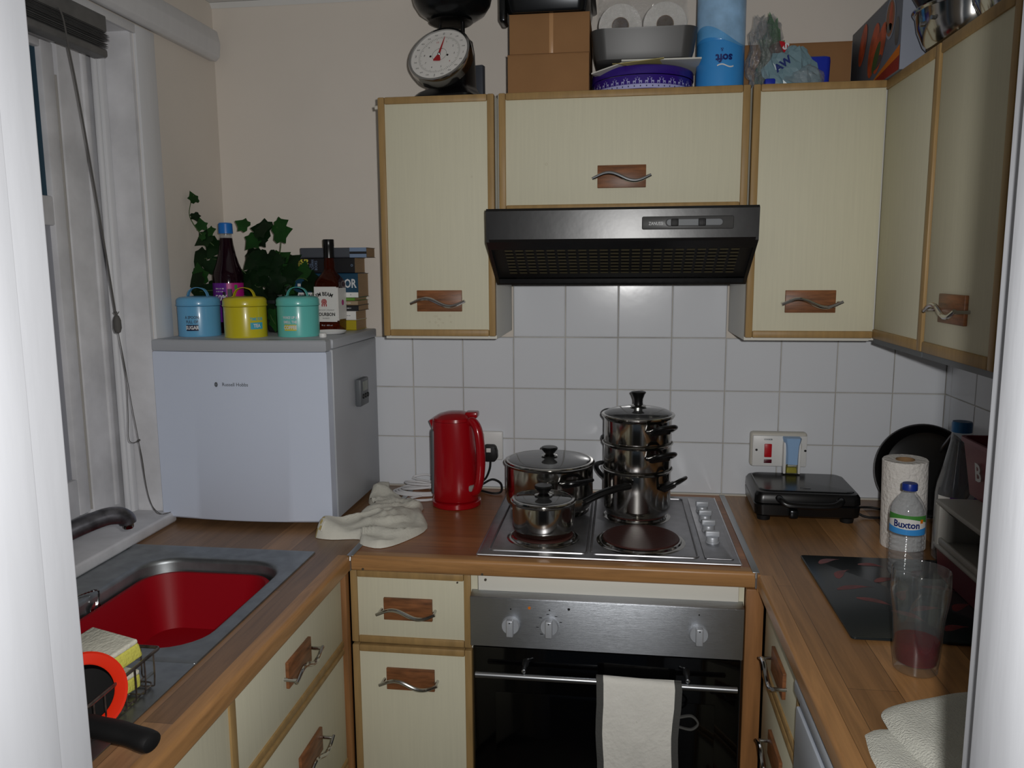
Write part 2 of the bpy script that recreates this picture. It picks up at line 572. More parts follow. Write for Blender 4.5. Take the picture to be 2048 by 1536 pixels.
# the tiled splashback: grout bed with individually chamfered 150 mm tiles
def tiles(name, parent, fn, cells, bed):
    b = B()
    for (a0, a1, z0, z1) in cells:
        g, c, t = 0.0011, 0.0022, 0.0028
        lo = [(a0 + g, 0.0, z0 + g), (a1 - g, 0.0, z0 + g), (a1 - g, 0.0, z1 - g), (a0 + g, 0.0, z1 - g)]
        hi = [(a0 + g + c, t, z0 + g + c), (a1 - g - c, t, z0 + g + c), (a1 - g - c, t, z1 - g - c), (a0 + g + c, t, z1 - g - c)]
        tl = [random.uniform(-0.0003, 0.0003) for _ in range(4)]
        A = [b.bm.verts.new(fn(*p)) for p in lo]
        C = [b.bm.verts.new(fn(p[0], p[1] + d, p[2])) for p, d in zip(hi, tl)]
        b._f(C, 0)
        for i in range(4):
            b._f([A[i], A[(i + 1) % 4], C[(i + 1) % 4], C[i]], 0)
    for (a0, a1, z0, z1) in bed:
        V = [b.bm.verts.new(fn(a, d, z)) for d in (-0.005, 0.0) for a, z in ((a0, z0), (a1, z0), (a1, z1), (a0, z1))]
        for q in ((4, 5, 6, 7), (0, 1, 5, 4), (1, 2, 6, 5), (2, 3, 7, 6), (3, 0, 4, 7)):
            b._f([V[i] for i in q], 1)
    return b.build(name, ['tile', 'grout'], parent, smooth=False)
random.seed(4)
zr = [0.912, 1.061, 1.211, 1.361]
cells = []
xs = [-0.42] + [k * 0.15 for k in range(-2, 8)] + [1.186]
for i in range(len(xs) - 1):
    for j in range(3):
        cells.append((xs[i], xs[i + 1], zr[j], zr[j + 1]))
for k in range(4):
    cells.append((k * 0.15, (k + 1) * 0.15, 1.361, 1.511))
    cells.append((k * 0.15, (k + 1) * 0.15, 1.511, 1.6))
tiles('tiled_splashback', wb, lambda a, d, z: (a, -0.006 - d, z), cells, [(-0.42, 1.186, 0.91, 1.361), (0.0, 0.6, 1.361, 1.6)])
b = B(); b.box((RX, FY, 0), (1.35, 0.0, CZ - 0.001))
wr = struct(b.build('wall_right', 'wall_paint', smooth=False))
cells = []
ys = [-0.008, -0.045] + [-0.045 - 0.15 * k for k in range(1, 11)]
for i in range(len(ys) - 1):
    for j in range(3):
        cells.append((ys[i + 1], ys[i], zr[j], zr[j + 1]))
tiles('tiled_splashback', wr, lambda a, d, z: (RX - 0.004 - d * 0.5, a, z), cells, [(-1.56, -0.008, 0.91, 1.361)])
# left wall round the window opening
WY0, WY1, WZ0, WZ1 = -1.62, -0.403, 0.925, 2.14
b = B()
b.box((-1.15, WY1, 0), (LX, 0.0, CZ - 0.001))
b.box((-1.15, FY, 0), (LX, WY0, CZ - 0.001))
b.box((-1.15, WY0, 0), (LX, WY1, WZ0))
b.box((-1.15, WY0, WZ1), (LX, WY1, CZ - 0.001))
struct(b.build('wall_left', 'wall_paint', smooth=False))
# architrave on the beige wall, beside and above the window
b = B()
b.box((LX - 0.002, -0.403, 0.9), (LX + 0.007, -0.322, 2.146), 0.002)
b.box((LX - 0.002, WY0, 2.125), (LX + 0.007, -0.403, 2.146), 0.001)
struct(b.build('trim_1', 'white_gloss'))
# boxed picture-rail beam over the window
b = B()
b.prism([(LX, 2.235), (LX, 2.15), (LX + 0.020, 2.148), (LX + 0.032, 2.158), (LX + 0.036, 2.195), (LX + 0.028, 2.23)], FY + 0.001, -0.028, 'y', bev=0.003)
struct(b.build('trim_2', 'white_gloss'))
# coving strip between wall and ceiling
b = B()
b.prism([(-0.001, CZ - 0.014), (-0.001, CZ - 0.001), (-0.012, CZ - 0.001)], LX, RX, 'x')
struct(b.build('trim_3', 'ceiling_paint', smooth=False))
# window: reveal, mouldings, fixed frame, casement, panes
def window():
    win = bpy.data.objects.new('window_1', None)
    COL.objects.link(win)
    win.location = (-0.97, WY1, WZ0)
    struct(win)
    ox, oy, oz = win.location
    def P(b, name, m, **k):
        return b.build(name, m, win, loc=(-ox, -oy, -oz), **k)
    b = B()   # reveal lining (far, near, head)
    b.box((-0.98, WY1 - 0.012, WZ0), (LX - 0.001, WY1 + 0.001, WZ1 - 0.001))
    b.box((-0.98, WY0 - 0.001, WZ0), (LX - 0.001, WY0 + 0.012, WZ1 - 0.001))
    b.box((-0.98, WY0, WZ1 - 0.012), (LX - 0.001, WY1, WZ1 + 0.001))
    P(b, 'reveal', 'old_gloss', smooth=False)
    b = B()   # staff bead with two rounded members
    for y0, y1, x0, x1 in ((-0.437, -0.414, -0.965, -0.938), (-0.446, -0.434, -0.96, -0.945)):
        b.box((x0, y0, WZ0), (x1, y1, WZ1 - 0.012), 0.005, seg=3)
    for y0, y1, x0, x1 in ((WY0 + 0.012, WY0 + 0.036, -0.965, -0.938),):
        b.box((x0, y0, WZ0), (x1, y1, WZ1 - 0.012), 0.005, seg=3)
    P(b, 'staff_bead', 'white_gloss')
    b = B()   # fixed frame
    b.box((-1.02, -0.549, WZ0 + 0.0), (-0.968, -0.414, WZ1 - 0.012), 0.003)
    b.box((-1.02, WY0 + 0.012, WZ0), (-0.968, WY0 + 0.13, WZ1 - 0.012), 0.003)
    b.box((-1.02, WY0, 2.07), (-0.969, WY1 - 0.012, WZ1 - 0.012), 0.002)
    b.box((-1.02, WY0, WZ0), (-0.969, WY1 - 0.012, WZ0 + 0.045), 0.002)
    b.box((-1.0, -0.470, WZ0 + 0.04), (-0.962, -0.452, WZ1 - 0.03), 0.004)
    P(b, 'frame', 'old_gloss')
    for (z0, z1, m, nm) in ((1.727, 2.052, 'dusk_glass', 'pane'), (1.066, 1.661, 'frost_glass', 'pane')):
        b = B()
        b.box((-0.993, -1.04, z0 - 0.02), (-0.9885, -0.585, z1 + 0.02))
        g = P(b, nm, m, smooth=False)
        g['label'] = 'upper pane dark blue with dusk' if m == 'dusk_glass' else 'lower pane milky grey'
    b = B()   # casement: stiles and rails in front of the panes
    for (y0, y1, z0, z1) in ((-0.593, -0.5525, 0.975, 2.068), (-1.10, -1.04, 0.975, 2.068), (-1.04, -0.593, 0.975, 1.066), (-1.04, -0.593, 1.661, 1.727), (-1.04, -0.593, 2.050, 2.068)):
        b.box((-1.012, y0, z0), (-0.974, y1, z1), 0.004)
    P(b, 'casement', 'old_gloss')
    b = B()   # thin strip coloured as the shade in the casement joint
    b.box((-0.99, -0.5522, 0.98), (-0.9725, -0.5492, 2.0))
    P(b, 'joint_shade', 'gap_shade', smooth=False)
window()
b = B()       # window board with rounded nose
b.box((-0.985, WY0 + 0.002, 0.912), (-0.832, WY1 - 0.014, 0.940), 0.006, seg=3)
b.box((-0.862, WY0 + 0.002, 0.9105), (-0.836, WY1 - 0.014, 0.922), 0.003)
b.build('trim_4', 'old_gloss')
struct(bpy.data.objects['trim_4'])
# wall with the doorway we look through, and the white door lining
JL, JR = -0.16, 0.567
b = B()
b.box((-2.2, FY - 0.115, 0), (JL - 0.032, FY, CZ - 0.001))
b.box((JR + 0.032, FY - 0.115, 0), (2.4, FY, CZ - 0.001))
b.box((JL - 0.032, FY - 0.115, 2.07), (JR + 0.032, FY, CZ - 0.001))
struct(b.build('wall_front', 'wall_paint', smooth=False))
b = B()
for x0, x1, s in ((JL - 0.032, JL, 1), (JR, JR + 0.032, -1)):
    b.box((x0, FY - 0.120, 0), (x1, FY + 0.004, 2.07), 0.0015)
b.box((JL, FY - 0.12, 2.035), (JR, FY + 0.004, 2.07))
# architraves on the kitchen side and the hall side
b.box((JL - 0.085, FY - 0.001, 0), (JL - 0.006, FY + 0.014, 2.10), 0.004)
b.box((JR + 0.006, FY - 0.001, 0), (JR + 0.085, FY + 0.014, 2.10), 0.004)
dr = struct(b.build('door_1', 'jamb_gloss_dimmed'))
dr['label'] = 'white painted door lining'
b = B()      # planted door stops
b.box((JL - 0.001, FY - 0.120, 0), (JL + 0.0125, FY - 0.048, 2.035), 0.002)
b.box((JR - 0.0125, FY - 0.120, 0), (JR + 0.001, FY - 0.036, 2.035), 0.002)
b.build('door_stop', 'jamb_gloss_dimmed', dr)

# ================================================================== CABINETS
def wave_handle(b, cx, cz, L=0.130, out=0.027, y=-0.018):
    n = 26
    pts = []
    for i in range(n + 1):
        t = i / n
        x = cx - L / 2 + L * t
        z = cz + 0.0095 * sin(2 * pi * (t * 1.12 - 0.06)) * (1 if 0.05 < t < 0.95 else 0.9) - 0.003
        pts.append((x, y - out + 0.0005 * 0, z))
    rr = [0.0036 + 0.0012 * sin(pi * i / n) for i in range(n + 1)]
    b.tube(pts, rr, 10)
    for p in (pts[1], pts[-2]):
        b.tube([(p[0], y + 0.001, p[2]), (p[0], y - out, p[2])], 0.0036, 10)
    return b
def front(parent, kind, x0, x1, z0, z1, hx=None, hz=None, trim='LRTB', tw=0.017, depth=0.018, hl=0.138, plate=True, marks=None):
    """a door or drawer front lying at y 0..-0.018, facing -y"""
    b = B()
    b.box((x0 + (0.004 if 'L' in trim else 0.0), -depth + 0.002, z0 + 0.004), (x1 - (0.004 if 'R' in trim else 0.0), 0, z1 - 0.004), 0.001)
    if marks:
        for (mx, mz, mr) in marks:
            for k in range(10):
                pass
            b.lathe([(0.0, -0.0006), (mr * 0.6, -0.0006), (mr, 0.0)], 10, 1, M=Matrix.Translation((mx, -depth + 0.0018, mz)) @ Matrix.Rotation(pi / 2, 4, 'X'))
    d = b.build(kind, ['cream', 'book_tan'], parent)
    b = B()
    def bar(p, q, tp):
        b.box(p, q, 0.003, seg=2)
    y0, y1 = -depth - 0.002, 0.001
    if 'L' in trim: bar((x0, y0, z0), (x0 + tw, y1, z1), 0)
    if 'R' in trim: bar((x1 - tw, y0, z0), (x1, y1, z1), 0)
    a0, a1 = x0 + (tw if 'L' in trim else 0.0), x1 - (tw if 'R' in trim else 0.0)
    if 'T' in trim: bar((a0, y0, z1 - tw), (a1, y1, z1), 0)
    if 'T' in trim and 'L' not in trim and 'R' not in trim:
        b.build('edge_trim', 'trimwood', d)
        b = B()
        def bar(p, q, tp): b.box(p, q, 0.003, seg=2)
    if 'B' in trim: bar((a0, y0, z0), (a1, y1, z0 + tw), 0)
    b.build('edge_trim', 'trimwood', d)
    if hx is not None:
        if plate:
            b = B()
            b.box((hx - 0.0575, -depth - 0.005, hz - 0.0265), (hx + 0.0575, -depth + 0.002, hz + 0.0265), 0.0012)
            b.build('handle_plate', 'plate_wood', d)
        b = B()
        wave_handle(b, hx, hz, hl, y=-depth + 0.002)
        b.build('handle', 'chrome', d)
    return d
G_U, G_B = 'cream wall cabinets with wooden edging', 'cream base cabinets with wooden edging'
def cabinet(name, label, loc, rz, w, d, h, x_off=0, group=None, z0=0, mat_='carcass_white', ends=None):
    t = thing(name, label, 'cabinet', loc, rz, group)
    b = B(); b.box((x_off - w / 2, 0.001, z0), (x_off + w / 2, d, z0 + h), 0.0008)
    b.build('carcass', mat_, t)
    return t
UY = -0.296
dots = [(-0.055 + dx * 0.0011, 0.022 + dz * 0.0011, 0.0022) for dx, dz in ((12, 22), (17, 22), (21, 16), (25, 15), (0, 9), (14, 8), (31, 7), (48, 23), (50, 9), (20, 1))]
t = cabinet('wall_cabinet', 'tall narrow cream wall cabinet left of the cooker hood, scale standing on top', (-0.1485, UY, 1.381), 0, 0.289, 0.289, 0.594, group=G_U)
front(t, 'door', -0.1445, 0.1445, 0.008, 0.594, 0.002, 0.097, marks=[(x + 0.03, z + 0.012, r) for x, z, r in dots] + [(0.088, 0.40, 0.002)])
b = B(); b.tube([(-0.1425, -0.002, 0.572), (-0.150, -0.004, 0.573), (-0.156, -0.006, 0.572)], 0.005, 8)
b.build('hinge_peg', 'old_white', t)
t = cabinet('wall_cabinet', 'wide cream wall cabinet with flap door directly above the black cooker hood', (0.301, UY, 1.694), 0, 0.596, 0.289, 0.281, group=G_U)
front(t, 'door', -0.2935, 0.2965, 0.0, 0.281, 0.003, 0.080, marks=[(-0.178, 0.113, 0.0028)])
t = cabinet('wall_cabinet', 'cream corner wall cabinet right of the cooker hood, door facing the room', (0.749, UY, 1.381), 0, 0.290, 0.289, 0.594, group=G_U)
front(t, 'door', -0.1455, 0.1475, 0.008, 0.594, 0.002, 0.095, trim='LTB')
b = B(); b.box((0.146, 0.02, 0.0), (0.437, 0.289, 0.594), 0.0008)
b.build('blind_corner', 'carcass_white', t)
for (yc, lab, hx, tr) in ((-0.4675, 'cream wall cabinet on the right wall next to the corner, without handle', None, 'RTB'),
                          (-0.784, 'cream wall cabinet on the right wall nearest the doorway, wavy handle', -0.017, 'RTB')):
    t = cabinet('wall_cabinet', lab, (0.915, yc, 1.381), -pi / 2, 0.306, 0.266, 0.594, group=G_U)
    front(t, 'door', -0.1545, 0.155, 0.008, 0.594, hx, 0.10, trim=tr, tw=0.022)
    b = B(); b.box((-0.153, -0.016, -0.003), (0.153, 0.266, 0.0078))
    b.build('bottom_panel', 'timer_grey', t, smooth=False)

BY = -0.567
t = cabinet('base_cabinet', 'cream base cabinet with drawer over door, left of the oven', (-0.1675, BY, 0.10), 0, 0.283, 0.54, 0.771, group=G_B)
front(t, 'drawer', -0.1435, 0.1425, 0.591, 0.768, -0.006, 0.678)
front(t, 'door', -0.1435, 0.1425, 0.0, 0.585, -0.004, 0.505)
b = B(); b.tube([(0.111, -0.017, 0.748), (0.111, -0.0195, 0.748)], 0.0022, 8)
b.build('screw', 'screw', t)
b = B(); b.box((-0.14, 0.03, -0.1), (0.14, 0.05, 0.0)); b.build('plinth', 'endwood', t)
# left run, facing the room (+x); local x runs away from the doorway
FXL = -0.340
t = cabinet('base_cabinet', 'cream three-drawer base cabinet under the sink corner, facing right', (FXL, -0.871, 0.10), pi / 2, 0.516, 0.50, 0.56, group=G_B)
b = B(); b.box((-0.258, 0.001, 0.56), (0.258, 0.045, 0.771)); b.build('top_rail', 'carcass_white', t)
front(t, 'drawer', -0.258, 0.258, 0.590, 0.768, 0.0, 0.686, trim='B', tw=0.016)
front(t, 'drawer', -0.258, 0.258, 0.300, 0.585, 0.040, 0.462, trim='TB', tw=0.012)
front(t, 'drawer', -0.258, 0.258, 0.0, 0.295, 0.062, 0.2, trim='TB', tw=0.012)
t = cabinet('base_cabinet', 'cream sink base cabinet nearest the doorway on the left', (FXL, -1.413, 0.10), pi / 2, 0.562, 0.50, 0.56, group=G_B)
b = B(); b.box((-0.281, 0.001, 0.56), (0.281, 0.045, 0.771)); b.build('top_rail', 'carcass_white', t)
front(t, 'door', -0.281, 0.281, 0.0, 0.768, None, None, trim='R', tw=0.021)
b = B(); b.box((-0.372, -0.609, 0.02), (-0.3135, -0.585, 0.870), 0.002)
tag(b.build('corner_post', 'endwood'), 'reddish wood corner post between the left drawers and the drawer unit', 'post')
# right run, facing left (-x); local x runs towards the doorway
FXR = 0.640
t = cabinet('base_cabinet', 'cream drawer cabinet on the right, between oven and washing machine', (FXR, -0.777, 0.10), -pi / 2, 0.34, 0.52, 0.771, group=G_B)
front(t, 'drawer', -0.170, 0.170, 0.598, 0.768, -0.005, 0.672, trim='RTB')
front(t, 'drawer', -0.170, 0.170, 0.34, 0.592, -0.005, 0.49, trim='RTB')
front(t, 'drawer', -0.170, 0.170, 0.0, 0.334, -0.005, 0.2, trim='RTB')
b = B(); b.box((0.582, -0.606, 0.0), (0.6195, -0.585, 0.8715), 0.0015); b.box((0.582, -0.59, 0.0), (0.600, -0.02, 0.8715))
tag(b.build('end_panel', 'endwood'), 'orange-brown wooden end panel on the right side of the oven', 'panel')

# ------------------------------------------------------------------ worktops
def worktop_edge_profile(t=0.037, r=0.008):
    pts = []
    for i in range(7):
        a = pi / 2 * i / 6
        pts.append((-r + r * sin(a), -r + r * cos(a)))
    for i in range(7):
        a = pi / 2 * i / 6
        pts.append((-r + r * cos(a), -t + r - r * sin(a)))
    return pts
def nose_y(b, x_edge, y0, y1, sgn, z=0.91, back=0.03, mi=1):
    pr = worktop_edge_profile()
    poly = [(x_edge - sgn * (-p[0]) if False else x_edge + sgn * p[0], z + p[1]) for p in pr]
    poly += [(x_edge - sgn * back, z - 0.037), (x_edge - sgn * back, z)]
    if sgn < 0: poly.reverse()
    b.prism(poly, y0, y1, 'y', mi)
t0, t1 = 0.873, 0.91
b = B()
hx0, hx1, hy0, hy1 = -0.765, -0.415, -1.105, -0.640
b.box((LX + 0.002, hy1, t0), (-0.33, -0.012, t1))
b.box((LX + 0.002, FY + 0.016, t0), (-0.33, hy0, t1))
b.box((LX + 0.002, hy0, t0), (hx0, hy1, t1))
b.box((hx1, hy0, t0), (-0.33, hy1, t1))
b.box((-0.33, -0.606, t0), (-0.3015, -0.012, t1))
nose_y(b, -0.300, FY + 0.016, -0.606, 1)
tag(b.build('worktop', ['top_left', 'edge_y'], ang=50), 'wood-effect worktop on the left, running under sink and fridge', 'worktop', 'wood-effect worktops')
b = B()
b.box((-0.2985, -0.575, t0), (0.5985, -0.012, t1))
pr = worktop_edge_profile()
poly = [(-0.606 - p[0], 0.91 + p[1]) for p in pr] + [(-0.576, t0), (-0.576, t1)]
b.prism(poly, -0.2985, 0.5985, 'x', 1)
wm = tag(b.build('worktop', ['top_mid', 'edge_x'], ang=50), 'reddish wood-effect worktop in the middle, carrying the hob', 'worktop', 'wood-effect worktops')
for x in (-0.3, 0.6):
    b = B()
    b.box((x - 0.0075, -0.611, 0.9105), (x + 0.0075, -0.013, 0.9122), 0.0007)
    b.box((x - 0.0016, -0.611, 0.876), (x + 0.0016, -0.606, 0.9115))
    b.tube([(x, -0.610, 0.9085), (x, -0.612, 0.900)], 0.003, 8)
    b.build('joint_strip', 'strip_metal', wm)
for x in (0.005, -0.272):
    b = B()
    b.tube([(x, -0.6055, 0.879), (x, -0.6075, 0.879)], 0.0028, 8)
    b.build('screw', 'screw', wm)
b = B()
b.box((0.6315, FY + 0.016, t0), (RX - 0.007, -0.012, t1))
b.box((0.6015, -0.62, t0), (0.6315, -0.012, t1))
nose_y(b, 0.602, FY + 0.016, -0.62, -1)
tag(b.build('worktop', ['top_right', 'edge_y'], ang=50), 'wood-effect worktop along the right wall under the kitchen roll and pint glass', 'worktop', 'wood-effect worktops')
# silicone bead where worktop meets tiles
b = B()
b.tube([(-0.3, -0.0125, 0.9115), (RX - 0.01, -0.0125, 0.9115)], 0.003, 6)
struct(b.build('trim_5', 'old_white'))

# ------------------------------------------------------------------ built-under oven
t = thing('oven', 'built-in oven with steel control panel and black glass door', 'oven', (0.278, -0.585, 0.10))
b = B(); b.box((-0.298, 0.0, 0.0), (0.302, 0.54, 0.70)); b.build('housing', 'black_matt', t, smooth=False)
b = B(); b.box((-0.285, -0.006, 0.735), (0.290, 0.0, 0.770), 0.001)
b.build('filler_panel', 'carcass_white', t)
b = B(); b.tube([(-0.268, -0.006, 0.761), (-0.268, -0.009, 0.761)], 0.003, 8); b.build('screw', 'screw', t)
for xa, xb in ((-0.302, -0.2865), (0.2905, 0.302)):
    b = B(); b.box((xa, -0.004, 0.60), (xb, 0.02, 0.770))
    b.build('side_filler', 'cream', t)
b = B()
b.prism([(0.0, 0.738), (-0.026, 0.7285), (-0.0275, 0.7265), (-0.0275, 0.612), (0.0, 0.610)], -0.300, 0.300, 'x', bev=0.0008)
CP = b
for x, z in ((-0.208, 0.666), (-0.121, 0.668), (0.205, 0.669)):
    b = B()
    R = Matrix.Translation((x, -0.0275, z)) @ Matrix.Rotation(pi / 2, 4, 'X')
    b.lathe([(0.0205, 0.0), (0.0205, 0.006), (0.019, 0.010), (0.0, 0.010)], 32, M=R)
    b.box((x - 0.0078, -0.0275 - 0.024, z - 0.020), (x + 0.0078, -0.036, z + 0.019), 0.003, seg=3)
    b.tube([(x, -0.0515, z + 0.014), (x, -0.0519, z + 0.014)], 0.0016, 8, 1)
    b.build('control_knob', ['knob_silver', 'black_matt'], t)
b = CP
for x, z in ((-0.208, 0.703), (-0.121, 0.705), (0.205, 0.711)):
    b.tube([(x, -0.0274, z), (x, -0.0279, z)], 0.0018, 8, 1)
for a in (0.35, 1.0, 1.7, 2.4, 3.3, 4.0):
    b.box((-0.121 + 0.027 * cos(a) - 0.003, -0.0278, 0.668 + 0.027 * sin(a) - 0.0008), (-0.121 + 0.027 * cos(a) + 0.003, -0.0274, 0.668 + 0.027 * sin(a) + 0.0008), mi=1)
b.tube([(-0.078, -0.0274, 0.709), (-0.078, -0.0282, 0.709)], 0.003, 10, 1)
b.build('control_panel', ['brushed', 'ink_black'], t)
b = B(); b.tube([(-0.166, -0.0274, 0.708), (-0.166, -0.0288, 0.708)], 0.0032, 12)
b.build('indicator_lamp', 'box_orange', t)
b = B()
b.box((-0.296, -0.020, 0.03), (0.297, -0.001, 0.606), 0.002)
dd = b.build('door', 'black_glass', t)
b = B(); b.tube([(-0.283, -0.066, 0.563), (0.285, -0.066, 0.563)], 0.0068, 20)
b.build('handle_bar', 'satin_metal', dd)
for x in (-0.175, 0.181):
    b = B()
    R = Matrix.Translation((x, -0.020, 0.576)) @ Matrix.Rotation(pi / 2, 4, 'X')
    b.lathe([(0.0075, 0.0), (0.0075, 0.012), (0.0045, 0.022), (0.0045, 0.046), (0.0, 0.048)], 20, M=R)
    b.build('handle_post', 'satin_metal', dd)
b = B()
b.box((-0.245, -0.0213, 0.12), (0.245, -0.0203, 0.50), 0.0003)
b.build('window_pane', 'black_glass', dd)

# ------------------------------------------------------------------ double oven glove hanging on the bar
def glove():
    b = B()
    x0, x1 = 0.262, 0.445
    rings = []
    n = 36
    # cross path: up behind the bar, over, and down the front
    path = [(-0.636, 0.12), (-0.632, 0.45), (-0.633, 0.60)]
    path += [(-0.651 + 0.0125 * cos(a), 0.666 + 0.0125 * sin(a)) for a in [pi * k / 8 for k in range(0, 9)]]
    path += [(-0.668 - 0.006 * sin(k * 0.5), 0.655 - 0.033 * k) for k in range(1, 17)]
    for i, (y, z) in enumerate(path):
        row = []
        for k in range(n + 1):
            u = k / n
            wob = 0.004 * sin(z * 14 + 0.4) + 0.003 * sin(z * 31)
            x = x0 + wob + (x1 - x0 - 0.008 * sin(max(0, (0.66 - z)) * 9)) * u
            d = 0.0
            if i > 11:
                zz = 0.66 - z
                d = 0.006 * sin(u * pi) + 0.005 * math.exp(-((zz - 0.105) / 0.018) ** 2) * math.exp(-((u - 0.5) / 0.2) ** 2)
                d += 0.004 * math.exp(-((u - 0.5 - (zz - 0.1) * 1.6) / 0.05) ** 2) * (zz > 0.1) * min(1, (zz - 0.1) * 20) 
                d += 0.004 * math.exp(-((u - 0.5 + (zz - 0.1) * 1.9) / 0.06) ** 2) * (zz > 0.1) * min(1, (zz - 0.1) * 20)
                d -= 0.004 * math.exp(-((zz - 0.125) / 0.008) ** 2) * math.exp(-((u - 0.5) / 0.18) ** 2)
            row.append((x, y - d, z + (-0.004 * sin(u * pi) if i > 11 else 0) * 0 - 0.006 * u * (4 < i < 12)))
        rings.append(row)
    V = [[b.bm.verts.new(p) for p in r] for r in rings]
    for i in range(len(V) - 1):
        for k in range(n):
            b._f([V[i][k], V[i][k + 1], V[i + 1][k + 1], V[i + 1][k]], 0 if 2 < k < n - 3 else 1)
    bmesh.ops.recalc_face_normals(b.bm, faces=b.bm.faces[:])
    bmesh.ops.solidify(b.bm, geom=b.bm.faces[:], thickness=0.004)
    o = b.build('oven_glove', ['mitt', 'mitt_edge'], norm=False)
    tag(o, 'off-white double oven glove with grey binding hanging over the oven handle', 'oven glove')
    b = B()
    b.tube(smooth_path([(x1 - 0.004, -0.668, 0.602), (x1 + 0.022, -0.667, 0.606), (x1 + 0.036, -0.667, 0.590), (x1 + 0.022, -0.668, 0.576), (x1 - 0.004, -0.668, 0.580)], 6), 0.005, 8, flat=0.5)
    b.build('hanging_loop', 'mitt_edge', o)
    b = B()
    b.tube(smooth_path([(0.325, -0.6755, 0.612), (0.321, -0.6755, 0.60), (0.332, -0.6765, 0.592), (0.345, -0.6775, 0.588), (0.356, -0.678, 0.583), (0.350, -0.678, 0.592)], 5), 0.0014, 6)
    b.build('embroidered_squiggle', 'terry', o)
glove()

# ------------------------------------------------------------------ cooker hood
t = thing('cooker_hood', 'black canopy cooker hood over the hob with slotted grille underneath', 'cooker hood', (0.301, -0.30, 1.518))
prof = [(-0.195, 0.098), (-0.199, 0.166), (-0.192, 0.172), (-0.022, 0.1735), (0.29, 0.1735), (0.29, 0.004), (-0.035, 0.0), (-0.040, 0.004)]
b = B()
# shell: sides + front + top, hollow below
for x0, x1 in ((-0.297, -0.290), (0.290, 0.297)):
    b.prism(prof, x0, x1, 'x')
b.prism([(-0.194, 0.098), (-0.199, 0.104), (-0.2005, 0.166), (-0.192, 0.172), (-0.020, 0.1735), (-0.020, 0.168), (-0.186, 0.165), (-0.188, 0.10)], -0.2905, 0.2905, 'x', bev=0.0)
b.box((-0.291, -0.02, 0.165), (0.291, 0.29, 0.1733))
b.prism([(-0.194, 0.098), (-0.188, 0.104), (-0.165, 0.090), (-0.168, 0.082)], -0.2905, 0.2905, 'x')
b.prism([(-0.040, 0.004), (-0.035, 0.0), (0.285, 0.002), (0.285, 0.012), (-0.035, 0.014)], -0.2905, 0.2905, 'x')
b.build('canopy', 'hood_black', t, ang=25)
b = B()
# slotted grease grille on the sloping underside
A, C = Vector((0, -0.172, 0.088)), Vector((0, -0.040, 0.012))
dv = (C - A)
nrm = Vector((0, dv.z, -dv.y)).normalized()
if nrm.z > 0: nrm = -nrm
def gp(x, s, d): return A + Vector((x, 0, 0)) + dv * s - nrm * d
V = [b.bm.verts.new(gp(x, s, 0.006)) for x, s in ((-0.290, 0), (0.290, 0), (0.290, 1), (-0.290, 1))]
b._f(V, 0)
for c in range(22):
    for r in range(8):
        xa = -0.262 + c * 0.0242
        sa = 0.14 + r * 0.095
        q = [b.bm.verts.new(gp(x, s, 0.0045)) for x, s in ((xa, sa), (xa + 0.018, sa), (xa + 0.018, sa + 0.045), (xa, sa + 0.045))]
        b._f(q, 1)
b.build('grille', ['hood_inner', 'grille'], t, smooth=False)
b = B()
yf = -0.2005
b.box((0.048, yf - 0.003, 0.122), (0.243, yf + 0.004, 0.150), 0.003)
pn = b.build('control_strip', 'tin_grey', t)
b = B()
b.prism(rrect(0.098, 0.222, 0.128, 0.145, 0.0084, 6), yf - 0.0036, yf - 0.0028, 'y')
b.build('slider_track', 'black_matt', pn)
b = B()
b.prism(rrect(0.101, 0.219, 0.130, 0.143, 0.0064, 6), yf - 0.0040, yf - 0.0030, 'y')
b.build('slider_channel', 'timer_grey', pn)
for x in (0.118, 0.176):
    b = B()
    b.box((x - 0.008, yf - 0.007, 0.1285), (x + 0.008, yf - 0.003, 0.1445), 0.002)
    for k in range(4):
        b.box((x - 0.006 + k * 0.0034, yf - 0.0085, 0.1295), (x - 0.0045 + k * 0.0034, yf - 0.006, 0.1435), 0.0003)
    b.build('slider_button', 'black_matt', pn)
b = B()
b.text('ZANUSSI', 0.0098, plane_fn((0.078, yf - 0.0033, 0.1345), (1, 0, 0), (0, 0, 1)), 0, sx=0.8)
b.build('lettering', 'ink_white', pn, smooth=False)

# ================================================================== FRIDGE AND WHAT STANDS ON IT
FT = 1.387                                    # top of the fridge
t = thing('fridge', 'white table-top fridge standing on the worktop in the left corner', 'fridge', (-0.633, -0.23, 0.91))
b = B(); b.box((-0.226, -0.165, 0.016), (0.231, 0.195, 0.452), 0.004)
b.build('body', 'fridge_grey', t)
b = B()
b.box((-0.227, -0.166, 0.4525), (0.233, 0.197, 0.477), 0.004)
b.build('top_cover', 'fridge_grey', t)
b = B()
n = 24
zs0, zs1 = 0.018, 0.448
rings = []
def dprof(bulge, inset):
    pts = [(-0.2265 + inset, -0.170)]
    for i in range(n + 1):
        u = i / n
        pts.append((-0.2265 + inset + (0.455 - 2 * inset) * u, -0.203 - bulge * sin(pi * u) + inset * 0.8))
    pts.append((0.2285 - inset, -0.170))
    return pts
for z, ins in ((zs0, 0.004), (zs0 + 0.004, 0.0), (zs1 - 0.004, 0.0), (zs1, 0.003)):
    rings.append([(x, y, z) for x, y in dprof(0.017, ins)])
b.loft(rings)
dd = b.build('door', 'fridge_white', t, ang=40)
b = B()
rings = []
for z, ins in ((0.449, 0.003), (0.453, 0.0), (0.474, 0.0), (0.4775, 0.004)):
    rings.append([(x, y, z) for x, y in dprof(0.017, ins)])
b.loft(rings)
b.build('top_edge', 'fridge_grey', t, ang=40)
b = B()
